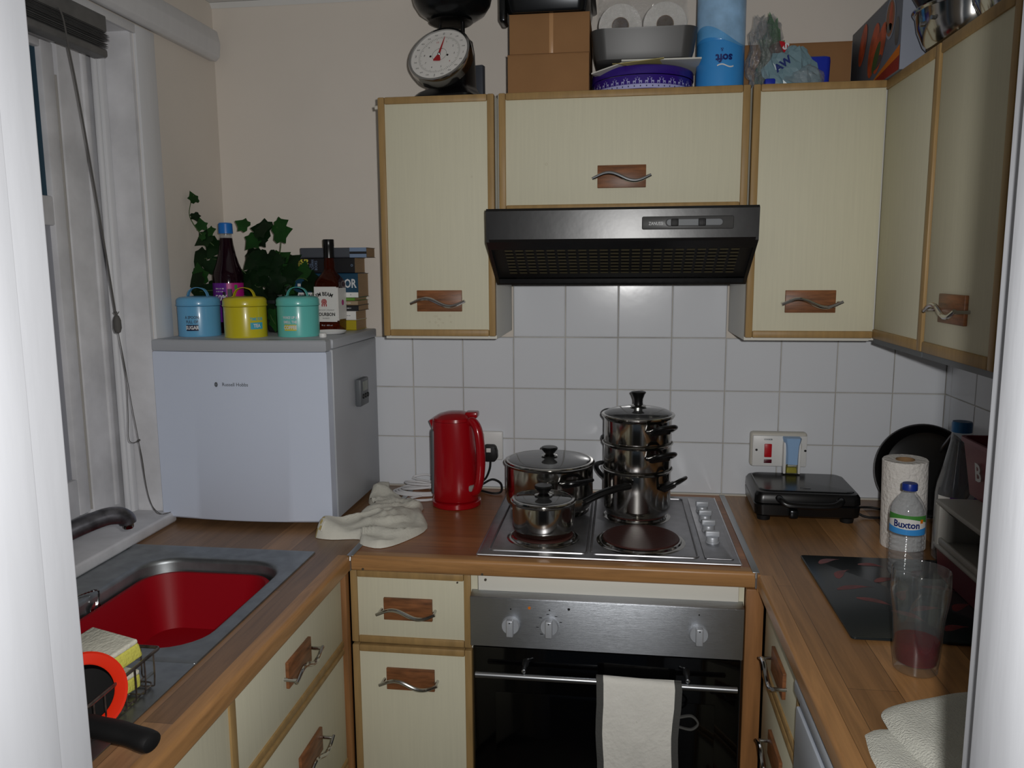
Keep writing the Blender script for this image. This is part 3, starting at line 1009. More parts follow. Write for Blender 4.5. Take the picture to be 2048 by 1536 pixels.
for x in (-0.19, 0.19):
    for y in (-0.13, 0.16):
        b = B(); b.lathe([(0.0, 0.0), (0.014, 0.0), (0.014, 0.0165), (0.0, 0.0165)], 16, c=(x, y, 0)); b.build('foot', 'black_plastic', t)
b = B()
yb = -0.2205
b.text('Russell Hobbs', 0.0125, plane_fn((-0.002, yb - 0.001, 0.368), (1, 0, 0), (0, 0, 1)), 0, sx=0.95, bold=0.0001)
for k in range(9):
    a = 2 * pi * k / 9
    b.box((-0.0515 + 0.0032 * cos(a) - 0.001, yb - 0.0014, 0.368 + 0.0045 * sin(a) - 0.0016), (-0.0515 + 0.0032 * cos(a) + 0.001, yb - 0.0006, 0.368 + 0.0045 * sin(a) + 0.0016))
b.box((-0.0525, yb - 0.0014, 0.3655), (-0.0505, yb - 0.0006, 0.3705))
b.build('badge', 'timer_grey', dd, smooth=False)

# magnetic timer on the fridge side
t = thing('kitchen_timer', 'grey digital kitchen timer stuck to the right side of the fridge', 'timer', (-0.4015, -0.205, 1.228))
b = B(); b.box((0.0005, -0.034, -0.038), (0.017, 0.034, 0.036), 0.003); b.build('case', 'timer_grey', t)
b = B(); b.box((0.0165, -0.015, 0.002), (0.0175, 0.026, 0.028), 0.0003); b.build('screen', 'lcd', t)
for y in (-0.015, 0.004, 0.022):
    b = B(); b.lathe([(0.0, 0.003), (0.006, 0.003), (0.0065, 0.0)], 14, M=Matrix.Translation((0.017, y, -0.012)) @ Matrix.Rotation(pi / 2, 4, 'Y')); b.build('button', 'black_matt', t)

# storage canisters
def canister(label, m, loc, words, rz=0.0):
    t = thing('storage_canister', label, 'canister', loc, rz, 'lidded tins lined up on the fridge')
    R = 0.0535
    b = B()
    b.lathe([(0.0, 0.001), (R - 0.003, 0.001), (R, 0.0), (R + 0.0006, 0.002), (R - 0.0003, 0.004), (R, 0.078), (R - 0.001, 0.0785), (R - 0.001, 0.001)], 56)
    b.build('body', m, t)
    b = B()
    b.lathe([(R - 0.0005, 0.079), (R + 0.0022, 0.0795), (R + 0.0026, 0.082), (R + 0.0014, 0.0835), (R + 0.0014, 0.0935), (R - 0.001, 0.0985), (R - 0.007, 0.102), (R - 0.02, 0.1035), (0.0, 0.1045)], 56)
    ld = b.build('lid', m, t)
    b = B()
    pts = [(-0.031, 0, 0.103), (-0.027, 0, 0.1045), (-0.0245, 0, 0.112), (-0.018, 0, 0.1205), (-0.008, 0, 0.1245), (0.0, 0, 0.1255), (0.008, 0, 0.1245), (0.018, 0, 0.1205), (0.0245, 0, 0.112), (0.027, 0, 0.1045), (0.031, 0, 0.103)]
    P = smooth_path(pts, 3)
    for i in range(len(P) - 1):
        p, q = P[i], P[i + 1]
        for yy0, yy1 in ((-0.0065, 0.0065),):
            V = [b.bm.verts.new(v) for v in ((p.x, yy0, p.z), (p.x, yy1, p.z), (q.x, yy1, q.z), (q.x, yy0, q.z))]
            b._f(V, 0)
    bmesh.ops.remove_doubles(b.bm, verts=b.bm.verts[:], dist=1e-6)
    bmesh.ops.solidify(b.bm, geom=b.bm.faces[:], thickness=0.0012)
    b.build('handle', m, ld)
    b = B()
    b.tube([(-R - 0.001, 0.006, 0.0815), (-R - 0.005, 0.006, 0.080), (-R - 0.0055, 0.006, 0.072), (-R - 0.001, 0.006, 0.070)], 0.0012, 6)
    b.build('clip', m, t)
    b = B()
    a0 = -pi / 2 + words[0]
    for k, (tx, sz, zz, mi) in enumerate(words[1]):
        b.text(tx, sz, cyl_fn(R + 0.0007, a0, zz), mi, sx=0.8, bold=0.0003)
    zc, zh, aw = words[2]
    band(b, R + 0.0005, a0 - aw, a0 + aw, zc - zh, zc + zh, 2)
    b.text(words[3], 0.0125, cyl_fn(R + 0.0010, a0, zc), words[4], sx=0.85, bold=0.0005)
    b.build('printed_label', ['ink_grey' if m == 'can_blue' else ('ink_teal' if m == 'can_yellow' else 'ink_white'), 'ink_white', {'can_blue': 'navy', 'can_yellow': 'ink_teal', 'can_teal': 'ink_yellow'}[m]], t, smooth=False)
    return t
canister('sky blue lidded tin marked SUGAR, nearest the window', 'can_blue', (-0.800, -0.302, FT), (0.15, [('A SPOON', 0.0105, 0.050, 0), ('FULL OF', 0.0105, 0.0385, 0)], (0.0235, 0.0078, 0.29), 'SUGAR', 1))
canister('yellow lidded tin marked TEA, middle of the three tins', 'can_yellow', (-0.657, -0.331, FT), (0.98, [('TIME FOR', 0.0105, 0.047, 0)], (0.030, 0.0085, 0.32), 'TEA', 1))
canister('turquoise lidded tin marked COFFEE, right-hand tin on the fridge', 'can_teal', (-0.528, -0.296, FT), (-0.02, [('WAKE UP &', 0.0095, 0.050, 0), ('SMELL THE', 0.0095, 0.0385, 0)], (0.0245, 0.0078, 0.30), 'COFFEE', 0))

# cordial bottle behind the tins
t = thing('cordial_bottle', 'dark cordial bottle with blue cap and purple label behind the tins', 'bottle', (-0.772, -0.185, FT))
b = B()
b.lathe([(0.0, 0.001), (0.038, 0.001), (0.0415, 0.006), (0.0415, 0.135), (0.041, 0.158), (0.037, 0.172), (0.030, 0.190), (0.024, 0.212), (0.0185, 0.240), (0.0165, 0.258), (0.0, 0.259)], 48)
b.build('bottle', 'cordial', t)
b = B()
b.lathe([(0.0165, 0.2585), (0.0155, 0.262), (0.0155, 0.27), (0.0, 0.2705)], 32)
b.build('neck', 'bottle_film', t)
b = B()
b.lathe([(0.0, 0.300), (0.016, 0.299), (0.0185, 0.296), (0.0192, 0.276), (0.0192, 0.270), (0.0155, 0.270)], 40)
b.build('cap', 'cap_blue', t)
b = B()
band(b, 0.0421, -2.9, -1.25, 0.03, 0.136, 0)
band(b, 0.0421, -1.25, 0.1, 0.03, 0.136, 1)
band(b, 0.0424, -0.75, -0.55, 0.118, 0.131, 2, 6)
band(b, 0.0424, -1.5, -1.32, 0.10, 0.112, 3, 6)
band(b, 0.0424, -1.2, -0.9, 0.095, 0.120, 3, 6)
strokes(b, cyl_fn(0.0426, -1.70, 0.121), 0.026, 0.0035, 4, 7)
strokes(b, cyl_fn(0.0426, -1.72, 0.113), 0.022, 0.003, 4, 8)
b.text('50%', 0.022, cyl_fn(0.0426, -1.65, 0.095), 4, bold=0.0006)
pass
b.build('label', ['label_purple', 'label_pink', 'label_green', 'ink_black', 'ink_white'], t, smooth=False)

# whisky bottle, square body
t = thing('whisky_bottle', 'square whisky bottle with white label and black cap, on the fridge before the books', 'bottle', (-0.497, -0.138, FT), radians(-3))
def sq(h, r, z, n=8):
    return [(x, y, z) for x, y in rrect(-h, h, -h, h, r, n)]
b = B()
b.loft([sq(0.030, 0.010, 0.0), sq(0.0335, 0.011, 0.004), sq(0.0345, 0.011, 0.06), sq(0.0348, 0.011, 0.130), sq(0.034, 0.014, 0.138), sq(0.031, 0.018, 0.146), sq(0.024, 0.0185, 0.156), sq(0.0165, 0.0155, 0.166), sq(0.0142, 0.0141, 0.176), sq(0.0150, 0.0149, 0.186), sq(0.0140, 0.0139, 0.193), sq(0.0128, 0.0127, 0.203), sq(0.0128, 0.0127, 0.225)])
b.build('bottle', 'whisky', t, ang=60)
b = B()
b.lathe([(0.0133, 0.202), (0.0146, 0.2025), (0.0146, 0.2335), (0.0150, 0.2345), (0.0152, 0.251), (0.0145, 0.253), (0.0, 0.253)], 32)
b.build('cap', 'black_plastic', t)
b = B()
hw = 0.0352
y = -hw
L0, L1 = 0.028, 0.124
b.box((-0.0325, y - 0.0003, L0), (0.0325, y + 0.0002, L1), 0.0001)
b.box((hw - 0.0002, -0.030, L0 + 0.006), (hw + 0.0003, 0.026, L1 - 0.004), 0.0001)
b.prism([(cos(a) * 0.0110 + 0.02385, sin(a) * 0.0110 - 0.02415) for a in [-pi / 2 + pi / 2 * k / 6 for k in range(7)]] + [(0.024, -0.0245)], L0 + 0.003, L1 - 0.002, 'z')
def arch(r):
    return lambda x, yy: Vector((-0.003 + (r + yy) * sin(x / r), y - 0.0006, 0.104 - r + (r + yy) * cos(x / r)))
b.text('JIM BEAM', 0.0145, arch(0.055), 1, sx=0.86, bold=0.0004)
b.lathe([(0.0, 0.0006), (0.0078, 0.0006), (0.0078, 0.0)], 20, 2, M=Matrix.Translation((-0.004, y - 0.0002, 0.083)) @ Matrix.Rotation(pi / 2, 4, 'X'))
b.lathe([(0.0048, 0.0009), (0.0056, 0.0009)], 20, 0, M=Matrix.Translation((-0.004, y - 0.0002, 0.083)) @ Matrix.Rotation(pi / 2, 4, 'X'))
for dx in (-0.006, 0.0, 0.006):
    b.box((-0.004 + dx - 0.0015, y - 0.0006, 0.070), (-0.004 + dx + 0.0015, y - 0.0002, 0.077), mi=2)
b.text('B', 0.006, plane_fn((-0.004, y - 0.0013, 0.083), (1, 0, 0), (0, 0, 1)), 0)
b.text('KENTUCKY STRAIGHT', 0.0050, plane_fn((0, y - 0.0006, 0.060), (1, 0, 0), (0, 0, 1)), 1)
b.text('BOURBON', 0.0125, plane_fn((0, y - 0.0006, 0.048), (1, 0, 0), (0, 0, 1)), 1, sx=0.9, bold=0.0004)
b.text('WHISKEY', 0.0050, plane_fn((0, y - 0.0006, 0.0375), (1, 0, 0), (0, 0, 1)), 1)
b.lathe([(0.0, 0.0006), (0.008, 0.0006)], 20, 3, M=Matrix.Translation((hw, 0.0, 0.080)) @ Matrix.Rotation(pi / 2, 4, 'Y'))
b.build('label', ['label_white', 'ink_black', 'label_red', 'label_pink'], t, smooth=False)
b = B()
b.text('70 cl   40% vol', 0.0055, plane_fn((0.002, -hw - 0.0003, 0.018), (1, 0, 0), (0, 0, 1)), 0)
b.build('embossed_text', 'ink_white', t, smooth=False)

# books lying flat, spines towards the room
def book(label, x0, x1, z0, z1, cov, y0=-0.112, depth=0.098, turn=0.0, deco=None, pg='pages'):
    cx = (x0 + x1) / 2
    t = thing('book', label, 'book', (cx, y0 + depth / 2, z0), turn, 'paperbacks stacked on the fridge')
    w2, d2, h = (x1 - x0) / 2, depth / 2, z1 - z0
    b = B(); b.box((-w2 + 0.001, -d2 + 0.003, 0.0011), (w2 - 0.002, d2 - 0.002, h - 0.0011)); b.build('pages', pg, t, smooth=False)
    b = B()
    b.prism([(-d2 + 0.002, 0), (d2, 0), (d2, 0.001), (-d2 + 0.003, 0.001), (-d2 + 0.0022, 0.002), (-d2 + 0.0022, h - 0.002), (-d2 + 0.003, h - 0.001), (d2, h - 0.001), (d2, h), (-d2 + 0.002, h), (-d2, h - 0.002), (-d2, 0.002)], -w2, w2, 'x')
    mats = [cov]
    if deco:
        mats += deco(b, w2, d2, h)
    b.build('cover', mats, t, smooth=False)
    return t
F = lambda x, d2, z, up=(0, 0, 1), rt=(1, 0, 0): plane_fn((x, -d2 - 0.0005, z), rt, up)
def d_yellow(b, w2, d2, h):
    b.box((-w2, -d2 - 0.0004, 0.0), (-w2 + 0.001, -d2, h), mi=1)
    strokes(b, F(0.0, d2, h / 2), 0.04, 0.005, 1, 1)
    return ['ink_white']
book('thick yellow-spined paperback at the very bottom of the stack', -0.600, -0.434, FT, FT + 0.028, 'book_yellow', deco=d_yellow)
book('white-spined paperback just above the yellow bottom book', -0.598, -0.434, FT + 0.0285, FT + 0.054, 'label_white', deco=lambda b, w, d, h: (strokes(b, F(0.06, d, h / 2), 0.014, 0.002, 1, 2), ['ink_grey'])[1])
book('thin black-spined paperback between the white book and the tan book', -0.603, -0.426, FT + 0.0545, FT + 0.070, 'book_black', deco=lambda b, w, d, h: (strokes(b, F(0.055, d, h / 2), 0.022, 0.0025, 1, 3), ['ink_white'])[1])
book('thin tan-spined paperback below the green one', -0.600, -0.427, FT + 0.0705, FT + 0.083, 'book_tan', deco=lambda b, w, d, h: (strokes(b, F(0.055, d, h / 2), 0.020, 0.002, 1, 4), ['ink_white'])[1])
book('thin green paperback under the thick dark blue book', -0.605, -0.432, FT + 0.0835, FT + 0.0915, 'book_green', turn=-0.05)
def d_ror(b, w2, d2, h):
    b.box((-w2, -d2 - 0.0004, 0.0), (w2, -d2, 0.014), mi=3)
    b.text('ROR', 0.034, F(w2 - 0.030, d2, h * 0.56), 1, sx=0.72, bold=0.0008)
    strokes(b, F(-0.045, d2, h * 0.52), 0.035, 0.008, 2, 5)
    b.box((-w2 + 0.010, -d2 - 0.0006, h * 0.52 - 0.004), (-w2 + 0.019, -d2, h * 0.52 + 0.004), mi=3)
    strokes(b, F(-0.055, d2, 0.007), 0.05, 0.0035, 4, 6)
    b.text('V', 0.007, F(w2 - 0.022, d2, 0.007), 4)
    return ['ink_white', 'label_red', 'label_white', 'navy']
book('thick dark blue hardback with large white lettering on its spine', -0.612, -0.425, FT + 0.0925, FT + 0.1600, 'book_navy', deco=d_ror, depth=0.100)
def d_king(b, w2, d2, h):
    up, rt = (-1, 0, 0), (0, 0, 1)
    b.text('KING', 0.030, plane_fn((-w2 + 0.024, -d2 - 0.0005, h / 2), (0, 0, 1), (-1, 0, 0)), 1, sx=0.50, bold=0.0012)
    b.text('STEPHEN', 0.011, plane_fn((-w2 + 0.0075, -d2 - 0.0005, h / 2), (0, 0, 1), (-1, 0, 0)), 1, sx=0.62)
    b.text('THE', 0.006, plane_fn((-w2 + 0.040, -d2 - 0.0005, h / 2), (0, 0, 1), (-1, 0, 0)), 2)
    b.text('BACHMAN', 0.011, plane_fn((-w2 + 0.047, -d2 - 0.0005, h / 2), (0, 0, 1), (-1, 0, 0)), 2, sx=0.62)
    b.text('BOOKS', 0.011, plane_fn((-w2 + 0.057, -d2 - 0.0005, h / 2), (0, 0, 1), (-1, 0, 0)), 2, sx=0.72)
    b.lathe([(0.0022, 0.0006), (0.0032, 0.0006)], 14, 2, M=Matrix.Translation((w2 - 0.008, -d2, h * 0.5)) @ Matrix.Rotation(pi / 2, 4, 'X'))
    return ['ink_yellow', 'book_blue']
book('thick black paperback with yellow lettering, second from the top', -0.602, -0.433, FT + 0.1605, FT + 0.2030, 'book_black', deco=d_king, depth=0.098)
def d_top(b, w2, d2, h):
    b.box((w2 - 0.048, -d2 - 0.0004, 0.0), (w2, -d2, h), mi=1)
    b.box((w2 - 0.048, -d2 - 0.0006, h * 0.36), (w2, -d2, h * 0.60), mi=2)
    return ['book_blue', 'book_black']
book('grey paperback lying on top of the stack of books', -0.590, -0.400, FT + 0.2035, FT + 0.231, 'book_grey', deco=d_top, depth=0.092, turn=0.03)

# small white knob and white plastic lid at the front right of the fridge top
b = B()
b.lathe([(0.0, 0.0), (0.0085, 0.0), (0.0095, 0.002), (0.0095, 0.009), (0.0085, 0.011), (0.0, 0.0115)], 24, c=(-0.442, -0.352, FT + 0.0005))
tag(b.build('bottle_cap', 'white_plastic'), 'small round white cap at the front edge of the fridge top', 'cap')
b = B()
b.lathe([(0.0, 0.002), (0.040, 0.002), (0.045, 0.007), (0.046, 0.008), (0.042, 0.003), (0.036, 0.0), (0.0, 0.0)], 36, c=(-0.468, -0.236, FT + 0.0005))
tag(b.build('saucer', 'white_plastic'), 'shallow white saucer in front of the whisky bottle', 'saucer')

# trailing ivy in a dark pot
def ivy_leaf(b, c, d, nrm, s, mi):
    """five-lobed leaf: c = stalk end, d = direction of tip, nrm = face normal"""
    d = Vector(d).normalized(); nrm = Vector(nrm); nrm = (nrm - d * nrm.dot(d)).normalized(); sd = d.cross(nrm)
    out = [(0, 0), (0.26, -0.12), (0.50, 0.02), (0.47, 0.26), (0.64, 0.50), (0.38, 0.62), (0.20, 0.84), (0, 1.12)]
    full = out + [(-x, y) for x, y in reversed(out[1:-1])]
    curl = random.uniform(0.05, 0.28)
    def P(x, y): return Vector(c) + (sd * x + d * y - nrm * (curl * (x * x + 0.6 * y * y)) ) * s
    mid = [b.bm.verts.new(P(0, t)) for t in (0.30, 0.70)]
    V = [b.bm.verts.new(P(x, y)) for x, y in full]
    n = len(V)
    for i in range(n):
        j = (i + 1) % n
        ya = (full[i][1] + full[j][1]) / 2
        b._f([V[i], V[j], mid[0 if ya < 0.5 else 1]], mi)
    b._f([mid[0], mid[1], V[4]], mi); b._f([mid[1], mid[0], V[n - 4]], mi)
random.seed(11)
t = thing('ivy_plant', 'trailing green ivy in a dark pot behind the tins on the fridge', 'plant', (-0.640, -0.150, FT))
b = B()
b.lathe([(0.0, 0.001), (0.034, 0.001), (0.036, 0.004), (0.045, 0.078), (0.047, 0.079), (0.047, 0.088), (0.043, 0.088), (0.041, 0.074), (0.0, 0.072)], 36)
b.build('pot', 'pot_dark', t)
bs, bl = B(), B()
def W(x, z, y): return Vector((x + 0.640, y + 0.150, z - FT))
stems = [
    [(-0.64, 1.46, -0.15), (-0.74, 1.56, -0.17), (-0.80, 1.62, -0.19), (-0.835, 1.655, -0.20), (-0.862, 1.70, -0.205), (-0.862, 1.735, -0.20), (-0.850, 1.762, -0.20)],
    [(-0.64, 1.46, -0.15), (-0.76, 1.56, -0.17), (-0.80, 1.585, -0.18), (-0.84, 1.590, -0.18), (-0.852, 1.575, -0.18)],
    [(-0.64, 1.46, -0.15), (-0.66, 1.56, -0.15), (-0.635, 1.60, -0.15), (-0.628, 1.66, -0.15), (-0.64, 1.675, -0.15)],
    [(-0.64, 1.46, -0.15), (-0.70, 1.57, -0.12), (-0.71, 1.66, -0.12), (-0.69, 1.66, -0.13)],
    [(-0.64, 1.46, -0.15), (-0.59, 1.53, -0.15), (-0.55, 1.52, -0.15), (-0.54, 1.46, -0.15)],
    [(-0.64, 1.46, -0.15), (-0.78, 1.50, -0.20), (-0.845, 1.50, -0.21)],
    [(-0.64, 1.46, -0.15), (-0.645, 1.44, -0.205), (-0.628, 1.41, -0.215)]]
for st in stems:
    P = smooth_path([W(*p) for p in st], 6)
    bs.tube(P, [0.0018 - 0.0009 * i / len(P) for i in range(len(P))], 6)
bs.build('stems', 'stem', t)
def leaf(x, z, y, ang, s, mi=0, ny=-1.0, nx=0.0, nz=0.35):
    d = (cos(ang), random.uniform(-0.25, 0.1), sin(ang))
    ivy_leaf(bl, W(x, z, y), d, (nx + random.uniform(-0.3, 0.3), ny, nz + random.uniform(-0.3, 0.3)), s, mi)
def LF(px, pz, y, deg, s, mi=0, **k): leaf(px, pz, y, radians(deg), s, mi, **k)
LF(-0.846, 1.742, -0.20, 110, 0.030, 1, nx=0.9, ny=-0.5); LF(-0.853, 1.712, -0.20, -62, 0.024, 0, nx=0.8)
LF(-0.832, 1.668, -0.20, 100, 0.030, 1); LF(-0.815, 1.660, -0.20, 20, 0.026, 1); LF(-0.822, 1.652, -0.205, 190, 0.022, 1)
LF(-0.810, 1.655, -0.20, 215, 0.048, 0); LF(-0.795, 1.640, -0.19, -120, 0.055, 0)
LF(-0.835, 1.590, -0.18, 165, 0.050, 0); LF(-0.825, 1.585, -0.185, -60, 0.050, 0); LF(-0.850, 1.590, -0.18, 215, 0.042)
LF(-0.845, 1.525, -0.20, 95, 0.050, 1); LF(-0.835, 1.545, -0.21, 200, 0.062, 0); LF(-0.830, 1.520, -0.21, -110, 0.062, 0); LF(-0.800, 1.520, -0.20, 250, 0.055, 0); LF(-0.805, 1.555, -0.19, 100, 0.035, 0)
LF(-0.702, 1.665, -0.15, 20, 0.050, 0); LF(-0.700, 1.650, -0.15, -130, 0.044, 1); LF(-0.660, 1.665, -0.15, 170, 0.055, 0); LF(-0.648, 1.655, -0.15, 15, 0.052, 1); LF(-0.640, 1.672, -0.15, 30, 0.040, 1); LF(-0.68, 1.655, -0.155, 225, 0.045)
LF(-0.72, 1.675, -0.16, 150, 0.035, 1)
for i in range(46):
    u, v = random.random(), random.random()
    x = -0.720 + 0.105 * u
    z = 1.475 + 0.155 * v - 0.05 * abs(u - 0.35)
    LF(x, z, -0.13 - 0.07 * random.random(), random.uniform(-160, 60), random.uniform(0.034, 0.052), 0 if random.random() < 0.93 else 1)
LF(-0.572, 1.535, -0.15, 78, 0.045, 1); LF(-0.565, 1.525, -0.15, 5, 0.052, 0); LF(-0.560, 1.530, -0.15, -40, 0.045, 0)
LF(-0.632, 1.450, -0.215, -85, 0.045, 1); LF(-0.600, 1.455, -0.19, -80, 0.04); LF(-0.585, 1.47, -0.17, -60, 0.045)
LF(-0.628, 1.425, -0.215, -95, 0.034, 1)
bmesh.ops.solidify(bl.bm, geom=bl.bm.faces[:], thickness=0.0004)
bl.build('foliage', ['leaf', 'leaf_light'], t, ang=60)

# ================================================================== HOB AND PANS
t = thing('hob', 'four-plate stainless steel electric hob set in the worktop', 'hob', (0.281, -0.31, 0.9105))
b = B()
b.prism(rrect(-0.294, 0.294, -0.262, 0.258, 0.012, 5), 0.0, 0.0035, 'z', bev=0.0012)
def frame(b, x0, x1, y0, y1, z0, z1, wd, r=0.012, mi=0):
    """raised pressed rib following a rounded rectangle"""
    P = [Vector((x, y, z0)) for x, y in rrect(x0, x1, y0, y1, r, 5)]
    n = len(P)
    b.tube([(p.x, p.y, z0) for p in P], wd, 8, mi, closed=True)
frame(b, -0.270, -0.045, -0.235, 0.228, 0.0035, 0, 0.0032)
frame(b, -0.036, 0.204, -0.235, 0.228, 0.0035, 0, 0.0032)
b.prism(rrect(0.218, 0.282, -0.238, 0.236, 0.006, 4), 0.0034, 0.0056, 'z', bev=0.001)
b.tube([(-0.292, -0.262, 0.002), (0.292, -0.262, 0.002)], 0.0026, 8)
b.tube([(-0.2935, -0.26, 0.002), (-0.2935, 0.255, 0.002)], 0.0022, 8)
b.tube([(0.2935, -0.26, 0.002), (0.2935, 0.255, 0.002)], 0.0022, 8)
b.build('hob_top', 'hob_steel', t)
plates = [(-0.154, -0.130, 0.0725), (0.079, -0.130, 0.090), (-0.158, 0.105, 0.090), (0.073, 0.068, 0.0725)]
for x, y, r in plates:
    b = B()
    b.lathe([(r + 0.015, 0.0038), (r + 0.012, 0.0055), (r + 0.006, 0.0062), (r + 0.004, 0.010), (r + 0.001, 0.0115), (r + 0.0003, 0.0105), (r + 0.0003, 0.0040)], 56, c=(x, y, 0))
    b.build('trim_ring', 'pot_steel', t)
    b = B()
    b.lathe([(r, 0.004), (r, 0.013), (r - 0.0015, 0.0145), (r - 0.010, 0.0148), (r - 0.012, 0.0145), (0.0, 0.0145)], 56, c=(x, y, 0))
    b.build('hotplate', 'hotplate', t)
for k, y in enumerate((0.115, 0.038, -0.042, -0.127)):
    b = B()
    b.lathe([(0.0, 0.0), (0.0165, 0.0), (0.0165, 0.003), (0.0150, 0.004), (0.0150, 0.013), (0.0140, 0.0145), (0.0, 0.0145)], 32, c=(0.246, y, 0.0056))
    b.box((0.229, y - 0.0055, 0.0190), (0.263, y + 0.0055, 0.0335), 0.003, seg=3)
    b.build('control_knob', 'knob_silver', t)
    b = B()
    b.lathe([(0.0, 0.0005), (0.0026, 0.0005), (0.003, 0.0)], 14, c=(0.221, y - 0.038, 0.0035))
    b.build('printed_dot', 'ink_black', t)

def side_handle(b, R, ang, z, w=0.060, out=0.040, lift=0.014, rad=0.0065, mi=0):
    """bakelite loop on the side of a pot"""
    ux, uy = cos(ang), sin(ang)
    tx, ty = -uy, ux
    pts = []
    for (o, s, l) in ((-0.002, -0.5, -0.2), (0.012, -0.5, 0.0), (0.030, -0.46, 0.6), (0.040, -0.25, 0.95), (0.042, 0.0, 1.0), (0.040, 0.25, 0.95), (0.030, 0.46, 0.6), (0.012, 0.5, 0.0), (-0.002, 0.5, -0.2)):
        o2 = R + o * out / 0.042
        pts.append((ux * o2 + tx * s * w, uy * o2 + ty * s * w, z + l * lift))
    b.tube(smooth_path(pts, 4), rad, 10, mi, flat=0.75)
    b.box((-0.002, -w * 0.5, -0.012), (0.012, w * 0.5, 0.004), 0.004, mi, M=Matrix.Translation((ux * R, uy * R, z)) @ Matrix.Rotation(ang, 4, 'Z'))

def lid(parent, R, z, dome, knob='flat', name='lid'):
    b = B()
    n = 10
    b.lathe([(R - 0.005, 0.001)] + [((R - 0.006) * cos(pi / 2 * k / n * 0.98), 0.002 + dome * sin(pi / 2 * k / n * 0.98)) for k in range(n)] + [(0.010, 0.002 + dome), (0.0, 0.002 + dome)], 64, c=(0, 0, z))
    g = b.build(name, 'lid_glass', parent)
    b = B()
    b.lathe([(R - 0.008, 0.0022), (R - 0.0065, 0.0042), (R - 0.001, 0.0036), (R + 0.0008, 0.001), (R - 0.0005, -0.0025), (R - 0.004, -0.003), (R - 0.0065, 0.0002), (R - 0.008, 0.0022)], 64, c=(0, 0, z))
    b.build('lid_rim', 'pot_steel', g)
    b = B()
    kz = z + dome
    b.lathe([(0.0, 0.003), (0.020, 0.003), (0.022, 0.0045), (0.018, 0.0065), (0.010, 0.008), (0.008, 0.012), (0.0, 0.012)], 32, c=(0, 0, kz))
    b.build('knob_base', 'pot_steel', g)
    b = B()
    if knob == 'flat':
        b.lathe([(0.0, 0.008), (0.011, 0.008), (0.014, 0.012), (0.0215, 0.021), (0.0225, 0.0245), (0.020, 0.0275), (0.0, 0.0288)], 32, c=(0, 0, kz))
    else:
        b.lathe([(0.0, 0.006), (0.0125, 0.006), (0.0115, 0.014), (0.012, 0.022), (0.0165, 0.034), (0.0195, 0.0385), (0.018, 0.041), (0.010, 0.0435), (0.0, 0.044)], 32, c=(0, 0, kz))
    b.build('knob', 'black_plastic', g)
    b = B(); b.lathe([(0.0, 0.0006), (0.0018, 0.0006), (0.0022, -0.0004)], 10, c=(R * 0.55, R * 0.1, z + dome * 0.85)); b.build('steam_vent', 'satin_metal', g)
    return g
HZ = 0.9255
# big casserole, back left
t = thing('casserole_pot', 'wide steel cooking pot with glass lid on the back left hotplate', 'pot', (0.122, -0.208, HZ), 0, 'steel pans on the hob')
b = B()
b.lathe([(0.0, 0.0005), (0.104, 0.0005), (0.108, 0.003), (0.109, 0.008), (0.1145, 0.013), (0.1165, 0.020), (0.1165, 0.114), (0.1205, 0.118), (0.1215, 0.1205), (0.119, 0.1215), (0.1155, 0.118), (0.1150, 0.022), (0.108, 0.012), (0.0, 0.010)], 72)
b.build('body', 'pot_steel', t)
b = B(); side_handle(b, 0.1165, radians(-52), 0.090, 0.078, 0.036, 0.008, 0.007); b.build('handle', 'black_plastic', t)
b = B(); side_handle(b, 0.1165, radians(128), 0.090, 0.078, 0.036, 0.008, 0.007); b.build('handle', 'black_plastic', t)
lid(t, 0.1175, 0.122, 0.010)
# small saucepan, front left
t = thing('saucepan', 'small steel saucepan with glass lid and long black handle on the front left hotplate', 'saucepan', (0.127, -0.433, HZ), 0, 'steel pans on the hob')
b = B()
b.lathe([(0.0, 0.0005), (0.066, 0.0005), (0.069, 0.003), (0.070, 0.0075), (0.0735, 0.011), (0.0755, 0.017), (0.0755, 0.074), (0.0785, 0.078), (0.0795, 0.080), (0.077, 0.081), (0.0745, 0.078), (0.0740, 0.018), (0.069, 0.011), (0.0, 0.009)], 64)
b.build('body', 'pot_steel', t)
a = radians(23.5)
b = B()
def H(d, z, s=0.0): return (cos(a) * d - sin(a) * s, sin(a) * d + cos(a) * s, z)
b.tube([H(0.074, 0.060), H(0.090, 0.062), H(0.100, 0.066)], [0.014, 0.012, 0.011], 10)
b.build('handle_bracket', 'pot_steel', t)
b = B()
P = smooth_path([H(0.096, 0.062), H(0.112, 0.068), H(0.15, 0.082), H(0.19, 0.091), H(0.220, 0.094), H(0.227, 0.094)], 5)
b.tube(P, [0.013 if i < 3 else 0.010 + 0.0025 * sin(i / len(P) * pi) for i in range(len(P) - 1)] + [0.004], 12, flat=0.7)
b.build('handle', 'black_plastic', t)
lid(t, 0.0765, 0.0815, 0.007)
